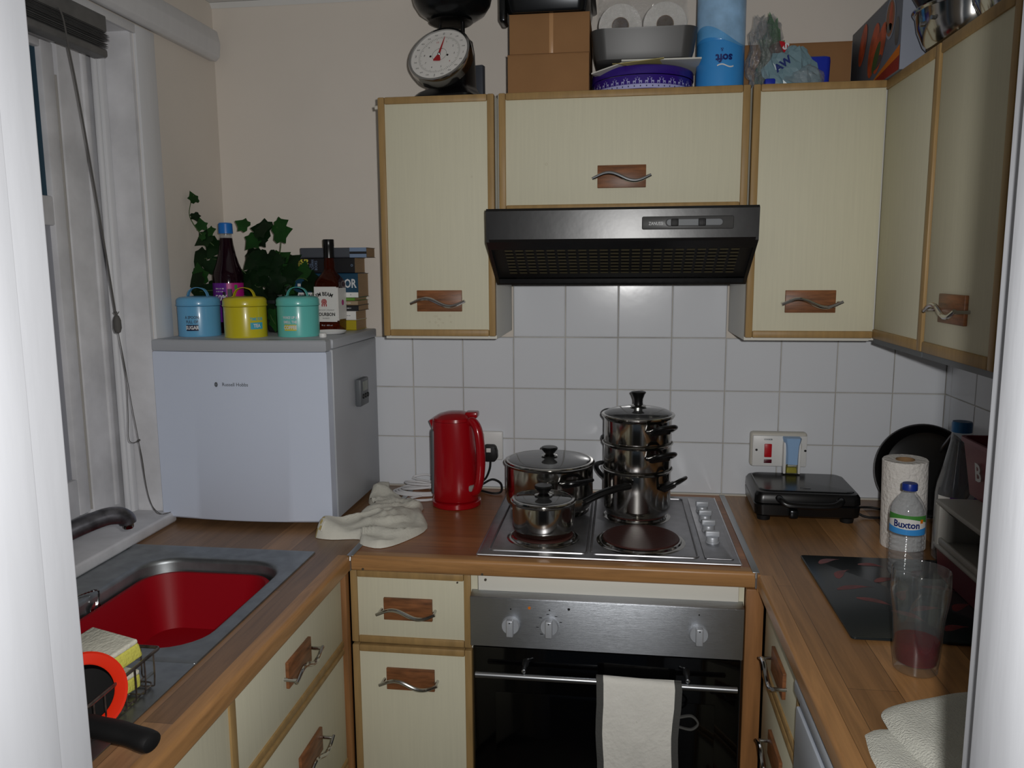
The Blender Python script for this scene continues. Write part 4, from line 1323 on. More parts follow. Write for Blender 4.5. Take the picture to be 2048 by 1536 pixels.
# three-tier steamer, back right
t = thing('steamer', 'three-tier steel steamer stack with domed glass lid on the back right hotplate', 'steamer', (0.354, -0.242, HZ), 0, 'steel pans on the hob')
b = B()
b.lathe([(0.0, 0.0005), (0.077, 0.0005), (0.081, 0.003), (0.082, 0.008), (0.0855, 0.013), (0.0865, 0.020), (0.0865, 0.112), (0.090, 0.116), (0.0915, 0.1185), (0.089, 0.120), (0.085, 0.117), (0.085, 0.02), (0.0, 0.010)], 64)
bp = b.build('pot', 'pot_steel', t)
b = B(); side_handle(b, 0.0865, radians(-30), 0.085, 0.062, 0.044, 0.022, 0.0065); b.build('handle', 'black_plastic', bp)
b = B(); side_handle(b, 0.0865, radians(141), 0.085, 0.052, 0.042, 0.022, 0.0065); b.build('handle', 'black_plastic', bp)
for k, (z0, z1) in enumerate(((0.119, 0.188), (0.188, 0.255))):
    b = B()
    b.lathe([(0.083, z0 - 0.006), (0.0845, z0), (0.0855, z0 + 0.004), (0.0865, z0 + 0.007), (0.0865, z1 - 0.008), (0.090, z1 - 0.004), (0.0915, z1 - 0.0015), (0.089, z1), (0.085, z1 - 0.003), (0.085, z0 + 0.008), (0.0, z0 + 0.006)], 64)
    bt = b.build('tier', 'pot_steel', t)
    zh = (z0 + z1) / 2 + 0.010
    b = B(); side_handle(b, 0.0865, radians(-55), zh, 0.060, 0.040, 0.014, 0.0075); b.build('handle', 'black_plastic', bt)
    b = B(); side_handle(b, 0.0865, radians(125), zh + 0.004, 0.060, 0.044, 0.014, 0.0065); b.build('handle', 'black_plastic', bt)
lid(t, 0.0935, 0.2575, 0.019, 'tall')

# ================================================================== KETTLE, SOCKETS, CLOTH
t = thing('kettle', 'red plastic electric jug kettle beside the left wall socket', 'kettle', (-0.139, -0.180, 0.9105))
b = B()
b.lathe([(0.0, 0.0), (0.066, 0.0), (0.068, 0.003), (0.0675, 0.014), (0.062, 0.017), (0.0, 0.018)], 56)
b.build('power_base', 'red_plastic', t)
b = B()
def kr(z, sx, sy, dx=0.0, dy=0.0, p=2.3, n=48):
    out = []
    for i in range(n):
        a = 2 * pi * i / n
        c, s = cos(a), sin(a)
        out.append((dx + sx * abs(c) ** (2 / p) * (1 if c >= 0 else -1), dy + sy * abs(s) ** (2 / p) * (1 if s >= 0 else -1), z))
    return out
b.loft([kr(0.019, 0.062, 0.060), kr(0.024, 0.065, 0.063), (kr(0.06, 0.064, 0.062)), kr(0.12, 0.062, 0.060, -0.001), kr(0.18, 0.060, 0.058, -0.003), kr(0.225, 0.058, 0.056, -0.005), kr(0.238, 0.057, 0.055, -0.006)])
b.build('body', 'red_plastic', t)
b = B()
b.loft([kr(0.2385, 0.056, 0.054, -0.006), kr(0.246, 0.054, 0.052, -0.005), kr(0.254, 0.044, 0.042, -0.002), kr(0.260, 0.026, 0.024, 0.0), kr(0.262, 0.008, 0.008, 0.0)])
ld = b.build('lid', 'red_plastic', t)
b = B(); b.box((0.030, -0.018, 0.246), (0.064, 0.018, 0.262), 0.004); b.build('lid_button', 'red_plastic', ld)
b = B()
b.prism([(-0.058, 0.205), (-0.072, 0.238), (-0.050, 0.244), (-0.045, 0.205)], -0.016, 0.016, 'y', bev=0.004)
b.build('spout', 'red_plastic', t)
b = B()
hx = lambda d, z: (d * cos(radians(-32)), d * sin(radians(-32)), z)
P = smooth_path([hx(0.054, 0.238), hx(0.066, 0.240), hx(0.082, 0.220), hx(0.090, 0.180), hx(0.092, 0.130), hx(0.086, 0.080), hx(0.074, 0.050), hx(0.056, 0.040)], 6)
b.tube(P, 0.0135, 14, flat=0.85)
b.build('handle', 'red_plastic', t)
b = B()
b.box((-0.068, -0.024, 0.035), (-0.052, 0.010, 0.215), 0.006, seg=3, M=Matrix.Rotation(radians(12), 4, 'Z'))
b.build('water_gauge', 'timer_grey', t)
b = B()
b.box((0.058, -0.016, 0.048), (0.070, 0.016, 0.066), 0.005, M=Matrix.Rotation(radians(-34), 4, 'Z')); b.build('switch', 'rack_grey', t)
b = B()
strokes(b, cyl_fn(0.0655, radians(-128), 0.035), 0.014, 0.0018, 0, 9)
b.build('lettering', 'ink_white', t, smooth=False)

def plate_box(b, x0, x1, z0, z1, d, mi=0):
    b.box((x0, -d, z0), (x1, -0.0005, z1), 0.004, mi, seg=3)
t = thing('wall_socket', 'white double wall socket behind the red kettle', 'socket', (-0.1045, -0.0105, 1.042))
b = B(); plate_box(b, -0.0735, 0.0735, -0.043, 0.043, 0.012); b.build('face_plate', 'white_plastic', t)
for x in (-0.012, 0.012):
    b = B(); b.box((x - 0.0065, -0.0165, 0.018), (x + 0.0065, -0.0115, 0.036), 0.0015); b.build('rocker_switch', 'old_white', t)
b = B()
strokes(b, plane_fn((-0.052, -0.0124, 0.030), (1, 0, 0), (0, 0, 1)), 0.008, 0.0015, 0, 10); b.build('printed_mark', 'ink_grey', t, smooth=False)
t = thing('plug', 'black three-pin plug with a black flex in the left socket', 'plug', (-0.068, -0.023, 1.022))
b = B()
b.prism([(-0.019, 0.021), (-0.013, 0.026), (0.013, 0.026), (0.019, 0.021), (0.0225, 0.006), (0.024, -0.012), (0.016, -0.023), (-0.012, -0.023), (-0.021, -0.012), (-0.022, 0.006)], -0.026, 0.0, 'y', bev=0.004)
b.build('body', 'black_matt', t)
b = B(); b.box((-0.008, -0.0268, 0.006), (0.005, -0.0258, 0.018), 0.0003); b.build('sticker', 'label_white', t)
b = B()
off = Vector((0.068, 0.023, -1.022))
P = smooth_path([Vector(p) + off for p in [(-0.066, -0.036, 1.000), (-0.069, -0.034, 0.975), (-0.082, -0.030, 0.945), (-0.105, -0.030, 0.925), (-0.112, -0.045, 0.916), (-0.085, -0.060, 0.9145), (-0.050, -0.080, 0.9145), (-0.030, -0.070, 0.918), (-0.035, -0.045, 0.935), (-0.06, -0.04, 0.945), (-0.085, -0.055, 0.935), (-0.105, -0.085, 0.925), (-0.118, -0.118, 0.920)]], 7)
b.tube(P, 0.0032, 8); b.build('flex', 'black_rubber', t)
# white coiled flex on the worktop
b = B()
pts = []
for k in range(5):
    r = 0.062 - 0.004 * k
    for i in range(14):
        a = 2 * pi * i / 14 + 0.4
        pts.append((-0.268 + r * 1.25 * cos(a) + 0.004 * k, -0.085 + r * 0.75 * sin(a) * (0.9 + 0.06 * k), 0.9145 + 0.0035 * k + 0.018 * max(0, cos(a * 0.5 + k)) * (k > 2)))
pts = [(-0.212, -0.160, 0.9145), (-0.240, -0.172, 0.9145), (-0.285, -0.165, 0.9145)] + pts + [(-0.30, -0.04, 0.942), (-0.26, -0.025, 0.95), (-0.21, -0.03, 0.935), (-0.16, -0.045, 0.918)]
b.tube(smooth_path(pts, 3), 0.0034, 8)
tag(b.build('flex', 'cable_white'), 'white electric flex lying in loops between fridge and kettle', 'cable')
# right-hand cooker switch
t = thing('cooker_switch', 'white cooker switch and socket plate with red rocker above the toaster', 'switch', (0.7475, -0.0105, 1.053))
b = B()
b.box((-0.0765, -0.028, -0.049), (0.0765, -0.0005, 0.049), 0.008, seg=3)
b.build('back_box', 'old_white', t)
b = B(); b.box((-0.0715, -0.0345, -0.0465), (0.0745, -0.0275, 0.041), 0.003); b.build('face_plate', 'white_plastic', t)
b = B(); b.box((-0.040, -0.0385, -0.020), (-0.020, -0.0335, 0.018), 0.002); b.build('red_rocker', 'switch_red', t)
b = B(); b.box((-0.040, -0.0355, -0.037), (-0.019, -0.0340, -0.0265), 0.001); b.build('neon_window', 'lamp_darkred', t)
b = B(); b.box((0.051, -0.0355, -0.038), (0.059, -0.0340, -0.026), 0.001); b.build('neon_window', 'lamp_darkred', t)
b = B(); b.box((0.048, -0.037, 0.004), (0.060, -0.0335, 0.022), 0.002); b.build('socket_switch', 'old_white', t)
for x in (-0.061, 0.070):
    b = B(); b.tube([(x, -0.0340, 0.0), (x, -0.0352, 0.0)], 0.0033, 12); b.build('screw', 'black_matt', t)
b = B(); b.text('COOKER', 0.0055, plane_fn((-0.030, -0.0349, 0.030), (1, 0, 0), (0, 0, 1)), 0, bold=0.0002); b.build('printed_mark', 'ink_grey', t, smooth=False)
t = thing('air_freshener', 'pale blue plug-in air freshener with small bottle of yellow oil', 'air freshener', (0.779, -0.0452, 1.050))
b = B()
b.loft([[(x * sx, y, z) for x, y in ((-1, 0), (-1, -0.020), (-0.75, -0.030), (0.75, -0.030), (1, -0.020), (1, 0))] for sx, z in ((0.0165, -0.030), (0.0165, -0.010), (0.019, 0.02), (0.0235, 0.040), (0.022, 0.043))])
b.build('body', 'fresh_blue', t)
b = B()
for s in (-1, 1):
    b.box((s * 0.0195 - 0.0035, -0.022, -0.058), (s * 0.0195 + 0.0035, 0.0, 0.030), 0.002)
b.box((-0.0225, -0.003, -0.058), (0.0225, 0.0, 0.03), 0.001)
b.build('side_guard', 'white_plastic', t)
b = B()
b.loft([[(x, y - 0.013, z) for x, y in rrect(-s, s, -0.009, 0.009, 0.003, 3)] for s, z in ((0.0145, -0.058), (0.0145, -0.052), (0.0125, -0.036), (0.010, -0.031))])
b.build('oil_bottle', 'glass', t)
b = B()
b.loft([[(x, y - 0.013, z) for x, y in rrect(-s, s, -0.0075, 0.0075, 0.002, 3)] for s, z in ((0.0128, -0.0555), (0.0128, -0.052), (0.0118, -0.040))])
b.build('oil', 'ink_yellow', t)

# crumpled white cloth / cotton gloves
def patch(outline, hfun, mats, name, parent=None, cen=None, rings=14, z0=0.911, sm=4, midx=None):
    P = smooth_path([(x, y, 0) for x, y in outline], sm, closed=True)
    c = Vector((sum(p.x for p in P) / len(P), sum(p.y for p in P) / len(P), 0)) if cen is None else Vector((cen[0], cen[1], 0))
    b = B()
    R = []
    n = len(P)
    for k in range(rings + 1):
        t_ = 1 - k / (rings + 0.0) * 0.97
        row = []
        for p in P:
            q = c + (p - c) * t_
            edge = min(1.0, (1 - t_) / 0.12)
            row.append((q.x, q.y, z0 + hfun(q.x, q.y, edge, t_)))
        R.append(row)
    bot = [(p.x + (c.x - p.x) * 0.02, p.y + (c.y - p.y) * 0.02, z0) for p in P]
    b.loft([bot] + R)
    if midx:
        for f in b.bm.faces:
            m = f.calc_center_median()
            f.material_index = midx(m.x, m.y)
    o = b.build(name, mats, parent, ang=80)
    return o
random.seed(5)
from mathutils import noise as NZ
def rag_h(x, y, e, t_):
    u = x * 0.8 + y * 0.6
    v = -x * 0.6 + y * 0.8
    r = max(0, 1 - abs(NZ.noise(Vector((u * 8, v * 17, 3.1)))) * 3.2)
    r2 = max(0, 1 - abs(NZ.noise(Vector((u * 26, v * 16, 7.7)))) * 3.0)
    blob = math.exp(-(((x + 0.30) / 0.075) ** 2 + ((y + 0.38) / 0.10) ** 2))
    left = math.exp(-(((x + 0.415) / 0.05) ** 2 + ((y + 0.475) / 0.04) ** 2))
    back = math.exp(-(((x + 0.36) / 0.05) ** 2 + ((y + 0.16) / 0.06) ** 2))
    return min(1, e) ** 0.45 * (0.011 + 0.015 * blob + 0.022 * left + 0.024 * back + 0.014 * r + 0.004 * r2)
rag = patch([(-0.424, -0.500), (-0.427, -0.470), (-0.400, -0.462), (-0.375, -0.440), (-0.355, -0.33), (-0.340, -0.285), (-0.352, -0.235), (-0.385, -0.205), (-0.390, -0.13), (-0.385, -0.085), (-0.355, -0.095), (-0.335, -0.155), (-0.285, -0.190), (-0.225, -0.225), (-0.215, -0.275), (-0.17, -0.40), (-0.20, -0.50), (-0.245, -0.555), (-0.30, -0.535), (-0.315, -0.500), (-0.38, -0.510)],
    rag_h, ['rag', 'stain'], 'cotton_cloth', cen=(-0.30, -0.36), rings=26, midx=lambda x, y: 1 if x < -0.412 and y < -0.36 and NZ.noise(Vector((x * 90, y * 90, 0))) > 0.05 else 0)
tag(rag, 'crumpled off-white cotton cloth between fridge and kettle', 'cloth')
b = B()
b.tube(smooth_path([(-0.408, -0.505, 0.930), (-0.405, -0.485, 0.948), (-0.402, -0.468, 0.940)], 4), 0.0018, 6)
b.build('cuff_seam', 'mitt', rag)

# ================================================================== RIGHT-HAND WORKTOP
t = thing('sandwich_toaster', 'black sandwich toaster under the cooker switch', 'toaster', (0.788, -0.137, 0.9105), radians(-1.5))
def rr(z, ix, iy=None, r=0.022, x=0.131, y=0.108):
    iy = ix if iy is None else iy
    return [(px, py, z) for px, py in rrect(-x + ix, x - ix, -y + iy, y - iy, r, 6)]
b = B(); b.loft([rr(0.010, 0.010), rr(0.016, 0.002), rr(0.042, 0.0), rr(0.044, 0.002)]); b.build('base', 'black_plastic', t)
b = B(); b.loft([rr(0.046, 0.002), rr(0.048, 0.0), rr(0.066, 0.001), rr(0.074, 0.006), rr(0.0765, 0.014)]); td = b.build('lid', 'black_plastic', t)
b = B(); b.loft([rr(0.0766, 0.013), rr(0.0785, 0.015), rr(0.0790, 0.020)]); b.build('top_plate', 'tin_dark', td)
b = B(); b.box((-0.012, -0.072, 0.0788), (0.012, -0.060, 0.0798), 0.0004); b.build('badge', 'black_plastic', td)
b = B()
P = smooth_path([(-0.072, -0.103, 0.062), (-0.068, -0.122, 0.060), (-0.050, -0.130, 0.052), (0.0, -0.131, 0.050), (0.055, -0.130, 0.052), (0.075, -0.122, 0.060), (0.079, -0.103, 0.062)], 5)
b.tube(P, 0.0095, 12, flat=0.8); b.build('handle', 'black_plastic', td)
b = B(); b.box((-0.050, -0.1405, 0.018), (-0.028, -0.105, 0.040), 0.005); b.build('latch', 'tin_dark', t)
for x in (-0.105, 0.100):
    for y in (-0.085, 0.085):
        b = B(); b.lathe([(0.0, 0.0), (0.016, 0.0), (0.018, 0.012), (0.0, 0.012)], 18, c=(x, y, 0)); b.build('foot', 'black_rubber', t)
b = B()
b.tube(smooth_path([(0.128, -0.045, 0.018), (0.150, -0.05, 0.006), (0.175, -0.052, 0.0035), (0.21, -0.04, 0.0035), (0.235, 0.0, 0.0035), (0.20, 0.035, 0.004), (0.165, 0.030, 0.006), (0.150, 0.022, 0.0035)], 6), 0.0032, 8)
b.build('flex', 'black_rubber', t)
# black pan leaning in the corner
t = thing('frying_pan', 'large round black pan leaning in the right corner behind the kitchen roll', 'pan', (1.098, -0.150, 0.910), rot=(0, 0, 0))
Mt = Matrix.Translation((0, 0, 0.120)) @ Matrix.Rotation(radians(-37), 4, 'Z') @ Matrix.Rotation(radians(78), 4, 'X')
b = B(); b.lathe([(0.0, 0.0), (0.085, 0.0), (0.100, 0.006), (0.112, 0.030), (0.117, 0.034), (0.119, 0.031), (0.106, -0.002), (0.088, -0.006), (0.0, -0.006)], 64, M=Mt)
b.build('body', 'pan_black', t)
b = B(); b.lathe([(0.1065, -0.003), (0.1195, 0.030), (0.1215, 0.031), (0.1100, -0.002), (0.1065, -0.003)], 64, M=Mt); b.build('outer_rim', 'pan_grey', t)
b = B(); b.tube([Mt @ Vector(p) for p in ((0.030, 0.055, 0.012), (0.040, 0.070, 0.030), (0.055, 0.095, 0.038), (0.06, 0.105, 0.036))], 0.004, 8); b.build('handle_rod', 'satin_metal', t)
# kitchen roll
t = thing('kitchen_roll', 'white roll of kitchen paper standing on the right worktop', 'kitchen roll', (0.967, -0.392, 0.911), rot=(radians(1), radians(-2), 0))
b = B()
b.lathe([(0.0205, 0.001), (0.047, 0.0), (0.0485, 0.002), (0.0485, 0.205), (0.047, 0.207), (0.0205, 0.206)], 56)
a0, a1 = radians(-75), radians(-20)
pts = [(0.0487 + 0.0012 * (1 - abs(k / 8 - 0.5) * 2), a0 + (a1 - a0) * k / 8) for k in range(9)]
b.loft([[((r + o) * cos(a), (r + o) * sin(a), z) for r, a in pts for o in (0.0,)] + [((0.047) * cos(a), 0.047 * sin(a), z) for r, a in reversed(pts)] for z in (0.001, 0.2065)])
b.build('paper', 'kitchen_paper', t)
b = B(); b.lathe([(0.0188, 0.002), (0.0206, 0.002), (0.0206, 0.207), (0.0188, 0.207), (0.0188, 0.002)], 32); b.build('tube', 'cardtube', t)
# tall empty cordial bottle
t = thing('cordial_bottle', 'tall clear near-empty cordial bottle with teal cap behind the grey rack', 'bottle', (1.045, -0.475, 0.911))
b = B()
b.lathe([(0.0, 0.001), (0.040, 0.001), (0.0435, 0.006), (0.0435, 0.150), (0.041, 0.172), (0.033, 0.205), (0.026, 0.24), (0.0205, 0.268), (0.019, 0.286), (0.0165, 0.290)], 48)
b.build('bottle', 'bottle_film', t)
b = B(); b.lathe([(0.0155, 0.289), (0.0205, 0.289), (0.0205, 0.308), (0.019, 0.312), (0.0, 0.3125)], 36); b.build('cap', 'cap_tealblue', t)
b = B()
band(b, 0.0441, -2.9, -2.25, 0.040, 0.150, 1); band(b, 0.0441, -2.25, 0.3, 0.040, 0.150, 0)
for k in range(9):
    band(b, 0.0443, -2.80, -2.40, 0.060 + 0.009 * k, 0.0618 + 0.009 * k, 2, 6)
b.build('label', ['label_purple', 'label_white', 'ink_grey'], t, smooth=False)
b = B(); b.lathe([(0.0, 0.003), (0.038, 0.003), (0.0415, 0.008), (0.0415, 0.034), (0.0, 0.034)], 36); b.build('cordial', 'cordial', t)
# small water bottle
t = thing('water_bottle', 'small clear plastic water bottle with dark blue cap before the kitchen roll', 'bottle', (0.902, -0.600, 0.9165))
b = B()
prof = [(0.0, 0.004), (0.018, 0.0025), (0.026, 0.0), (0.0315, 0.005)]
for k in range(8):
    z = 0.010 + k * 0.0105
    prof += [(0.0335, z), (0.0335, z + 0.004), (0.0315, z + 0.007)]
prof += [(0.0345, 0.097), (0.0345, 0.134), (0.033, 0.146), (0.028, 0.158), (0.020, 0.170), (0.0135, 0.177), (0.0125, 0.182), (0.0125, 0.186)]
b.lathe(prof, 48)
b.build('bottle', 'bottle_film', t)
b = B(); b.lathe([(0.0125, 0.1845), (0.0150, 0.1845), (0.0150, 0.196), (0.0140, 0.1985), (0.0, 0.199)], 32); b.build('cap', 'cap_darkblue', t)
b = B()
ac = radians(-112)
def wave(a0_, a1_, f0, f1, mi, r, seg=30):
    for i in range(seg):
        p, q = a0_ + (a1_ - a0_) * i / seg, a0_ + (a1_ - a0_) * (i + 1) / seg
        u, v = (i / seg), ((i + 1) / seg)
        b._f([b.bm.verts.new(x) for x in ((r * cos(p), r * sin(p), f0(u)), (r * cos(q), r * sin(q), f0(v)), (r * cos(q), r * sin(q), f1(v)), (r * cos(p), r * sin(p), f1(u)))], mi)
A0, A1 = ac - 1.25, ac + 1.25
wave(A0, A1, lambda u: 0.097, lambda u: 0.138, 1, 0.0350)
wave(A0, A1, lambda u: 0.097, lambda u: 0.1125 - 0.004 * sin(u * pi), 3, 0.0352)
wave(A0, A1, lambda u: 0.123 + 0.008 * sin(u * pi), lambda u: 0.138, 2, 0.0352)
b.text('Buxton', 0.0195, cyl_fn(0.0356, ac, 0.1180), 4, sx=0.92, bold=0.0006)
b.box((-0.003, -0.0003, -0.004), (0.003, 0.0003, 0.004), mi=5, M=Matrix.Translation((0.0356 * cos(ac + 0.85), 0.0356 * sin(ac + 0.85), 0.1265)) @ Matrix.Rotation(ac + 0.85 + pi / 2, 4, 'Z'))
b.build('label', ['label_white', 'label_white', 'label_green', 'pack_blue', 'ink_navy', 'box_orange'], t, smooth=False)
# chopping board
t = thing('chopping_board', 'dark glass chopping board with red chilli print on the right worktop', 'chopping board', (0.873, -0.705, 0.911))
b = B(); b.prism(rrect(-0.160, 0.160, -0.205, 0.205, 0.008, 4), 0.0008, 0.005, 'z', bev=0.001); bd = b.build('board', 'board_glass', t)
random.seed(8)
b = B()
for (cx, cy, an, L) in [(-0.10, 0.17, 0.5, 0.07), (-0.02, 0.15, -0.3, 0.06), (-0.09, 0.10, 0.9, 0.075), (-0.01, 0.07, 0.3, 0.07), (-0.085, 0.02, 0.2, 0.09), (0.0, 0.0, 1.0, 0.07), (-0.07, -0.05, -0.6, 0.08), (0.02, -0.07, 0.2, 0.07), (-0.03, -0.11, -0.9, 0.075), (0.07, 0.12, 0.8, 0.07), (0.08, 0.03, -0.4, 0.08), (0.09, -0.05, 0.6, 0.07), (0.04, -0.15, 0.3, 0.06)]:
    up_, lo_ = [], []
    for k in range(9):
        u = k / 8
        wd = 0.012 * sin(pi * min(1, u * 1.15 + 0.08)) * (1 - 0.5 * u)
        x, y = (u - 0.5) * L, 0.010 * sin(u * pi)
        up_.append((x, y + wd)); lo_.append((x, y - wd))
    R2 = Matrix.Rotation(an, 2)
    pl = [R2 @ Vector(p) for p in up_ + lo_[::-1]]
    b._f([b.bm.verts.new((cx + p.x, cy + p.y, 0.00515)) for p in pl], 0)
b.build('chilli_print', 'board_red', bd, smooth=False)
# pint glass with red drink
t = thing('pint_glass', 'clear pint glass with a little red drink left in it', 'glass', (0.786, -1.005, 0.9107))
b = B()
b.lathe([(0.0, 0.004), (0.020, 0.002), (0.031, 0.0), (0.0335, 0.003), (0.0335, 0.010), (0.0355, 0.030), (0.0385, 0.090), (0.0435, 0.125), (0.0445, 0.140), (0.0432, 0.168), (0.0422, 0.170), (0.0413, 0.168), (0.0427, 0.140), (0.0417, 0.126), (0.0366, 0.090), (0.0335, 0.030), (0.031, 0.016), (0.0, 0.014)], 64)
b.build('glass', 'pint_wall', t)
b = B(); b.lathe([(0.0, 0.0145), (0.0302, 0.0165), (0.0327, 0.030), (0.0338, 0.052), (0.0, 0.052)], 56); b.build('drink', 'drink', t)
# crimson box, grey rack, maroon crate on the right
t = thing('storage_box', 'dark crimson plastic box under the grey rack on the right', 'box', (1.062, -0.775, 0.9165))
b = B(); b.loft([[(x, y, z) for x, y in rrect(-s, s + 0.02, -s2, s2, 0.012, 4)] for s, s2, z in ((0.088, 0.20, 0.0), (0.095, 0.205, 0.080), (0.099, 0.209, 0.0805), (0.099, 0.209, 0.087))]); b.build('body', 'crate_dark', t)
t = thing('plastic_rack', 'pale grey plastic rack with open side on top of the crimson box', 'rack', (1.050, -0.785, 1.004))
b = B()
def rack(b):
    x0, x1, y0, y1, h = -0.120, 0.125, -0.175, 0.125, 0.098
    th = 0.010
    b.box((x0, y0, 0), (x1, y1, th), 0.004); b.box((x0, y0, h - 0.012), (x1, y1, h), 0.005)
    b.box((x1 - th, y0, 0.005), (x1, y1, h - 0.005), 0.003)
    for ya, yb_ in ((y1 - 0.022, y1), (y0, y0 + 0.022)):
        b.box((x0, ya, 0.005), (x0 + 0.022, yb_, h - 0.006), 0.006); 
    b.box((x0, y1 - th, 0.005), (x1, y1, h - 0.005), 0.003)
    b.box((x0 + 0.003, y0, 0.010), (x0 + 0.010, y1, 0.024), 0.003)
rack(b)
b.build('frame', 'rack_grey', t)
t = thing('storage_crate', 'maroon plastic crate standing on top of the grey rack', 'crate', (1.075, -0.735, 1.1025))
b = B()
b.loft([[(x, y, z) for x, y in rrect(-s, s, -s2, s2, 0.015, 4)] for s, s2, z in ((0.068, 0.120, 0.0), (0.080, 0.135, 0.105), (0.084, 0.139, 0.106), (0.084, 0.139, 0.115), (0.078, 0.133, 0.115), (0.066, 0.118, 0.004))], cap=True)
b.build('body', 'crate_maroon', t)
b = B()
b.text('B', 0.050, plane_fn((-0.0785, 0.055, 0.055), (0, -1, 0), (-0.11, 0, 1)), 0, bold=0.001)
b.build('lettering', 'ink_white', t, smooth=False)
# folded white towels
def tw_h(h):
    def f(x, y, e, t_):
        return sqrt(max(0, e)) * h + 0.002 * NZ.noise(Vector((x * 18, y * 18, h * 50))) * e
    return f
tw1 = patch([(0.648, -1.222), (0.655, -1.205), (0.690, -1.190), (0.80, -1.20), (0.86, -1.30), (0.86, -1.46), (0.74, -1.47), (0.66, -1.38), (0.643, -1.285)], tw_h(0.007), 'terry', 'hand_towel', cen=(0.75, -1.33), rings=12)
tag(tw1, 'off-white terry towel lying flat, lower of the two stacked by the doorway', 'towel', 'white terry towels at the doorway end')
tw2 = patch([(0.669, -1.190), (0.672, -1.162), (0.695, -1.138), (0.745, -1.115), (0.80, -1.092), (0.86, -1.085), (0.97, -1.10), (1.05, -1.20), (1.05, -1.40), (0.90, -1.46), (0.74, -1.42), (0.69, -1.29), (0.672, -1.225)], tw_h(0.014), 'terry', 'hand_towel', cen=(0.86, -1.27), rings=14)
tw2.location.z = 0.0065
tw2.location.x = 0.014
tag(tw2, 'off-white terry towel with rounded corner, upper of the two stacked by the doorway', 'towel', 'white terry towels at the doorway end')
b = B()
for i, (x0_, x1_, y0_, y1_, z0_, z1_) in enumerate(((0.862, 1.06, -1.20, -1.035, 0.911, 0.925), )):
    b.loft([[(x, y, z) for x, y in rrect(x0_ + s, x1_ - s, y0_ + s, y1_ - s, 0.03, 5)] for s, z in ((0.0, 0.9115), (0.0, 0.913), (0.002, 0.9145))])
tag(b.build('place_mat', 'black_matt'), 'black mat corner under the towels beside the pint glass', 'mat')
t = tag(None or patch([(0.872, -1.055), (0.885, -1.03), (0.91, -1.022), (1.0, -1.03), (1.06, -1.06), (1.06, -1.18), (0.98, -1.20), (0.90, -1.16), (0.875, -1.10)], lambda x, y, e, t_: sqrt(max(0, e)) * 0.040 + 0.004 * NZ.noise(Vector((x * 20, y * 20, 1))) * e, 'terry', 'tea_towel', cen=(0.96, -1.10), rings=12, z0=0.930), 'folded grey-white tea towel heaped at the right, half hidden by the door frame', 'towel')
# washing machine under the right worktop
t = thing('washing_machine', 'white washing machine under the right worktop nearest the doorway', 'washing machine', (0.92, -1.26, 0.0))
b = B(); b.box((-0.302, -0.298, 0.01), (0.26, 0.298, 0.828), 0.006); b.build('body', 'washer_white', t)
b = B(); b.box((-0.312, -0.298, 0.835), (0.26, 0.298, 0.862), 0.005); b.build('lid', 'washer_white', t)
b = B(); b.box((-0.309, -0.290, 0.70), (-0.3015, 0.290, 0.815), 0.003); b.build('control_panel', 'washer_white', t)

# ================================================================== SINK, TAP AND WASHING-UP THINGS
t = thing('sink', 'stainless steel inset sink with drainer in the left worktop', 'sink', (-0.62, -1.07, 0.9105))
ox, oy = -0.62, -1.07
def ringpts(x0, x1, y0, y1, r, z, n=7):
    return [(x - ox, y - oy, z) for x, y in rrect(x0, x1, y0, y1, r, n)]
b = B()
BX0, BX1, BY0, BY1 = -0.748, -0.422, -1.082, -0.668
rings = [ringpts(-0.863, -0.386, -1.135, -0.598, 0.004, 0.0002), ringpts(-0.862, -0.387, -1.134, -0.599, 0.004, 0.0030), ringpts(-0.850, -0.399, -1.122, -0.611, 0.010, 0.0042), ringpts(-0.838, -0.408, -1.113, -0.622, 0.020, 0.0012),
         ringpts(BX0 - 0.006, BX1 + 0.006, BY0 - 0.006, BY1 + 0.006, 0.086, 0.0008), ringpts(BX0, BX1, BY0, BY1, 0.08, -0.0025), ringpts(BX0 + 0.002, BX1 - 0.002, BY0 + 0.002, BY1 - 0.002, 0.078, -0.010),
         ringpts(BX0 + 0.010, BX1 - 0.010, BY0 + 0.010, BY1 - 0.010, 0.072, -0.125), ringpts(BX0 + 0.030, BX1 - 0.030, BY0 + 0.030, BY1 - 0.030, 0.055, -0.145), ringpts(BX0 + 0.14, BX1 - 0.14, BY0 + 0.18, BY1 - 0.18, 0.018, -0.150)]
b.loft(rings, cap=False)
V = [v for v in b.bm.verts if v.is_boundary and abs(v.co.z + 0.150) < 1e-4]
b.build('bowl', 'sink_steel', t, ang=50)
b = B()
b.box((-0.863 - ox, -1.56 - oy, 0.0002), (-0.386 - ox, -1.134 - oy, 0.0030), 0.001)
for k in range(9):
    x = -0.80 + 0.045 * k - ox
    b.tube([(x, -1.52 - oy, 0.003), (x, -1.17 - oy, 0.003)], 0.0035, 8, flat=0.6)
b.build('drainer', 'sink_steel', t)
b = B(); b.lathe([(0.008, 0.0), (0.015, 0.0), (0.016, 0.002), (0.008, 0.003), (0.008, 0.0)], 24, M=Matrix.Translation((-0.7405 - ox, -0.888 - oy, -0.030)) @ Matrix.Rotation(pi / 2, 4, 'Y')); b.build('overflow', 'chrome', t)
b = B()
P = smooth_path([(-0.736 - ox, -0.885 - oy, -0.024), (-0.739 - ox, -0.875 - oy, 0.004), (-0.752 - ox, -0.882 - oy, 0.0055), (-0.765 - ox, -0.905 - oy, 0.0045), (-0.77 - ox, -0.94 - oy, 0.0045)], 7)
b.tube(P, [0.0014 + 0.0010 * (i % 2) for i in range(len(P))], 6); b.build('plug_chain', 'chrome', t)
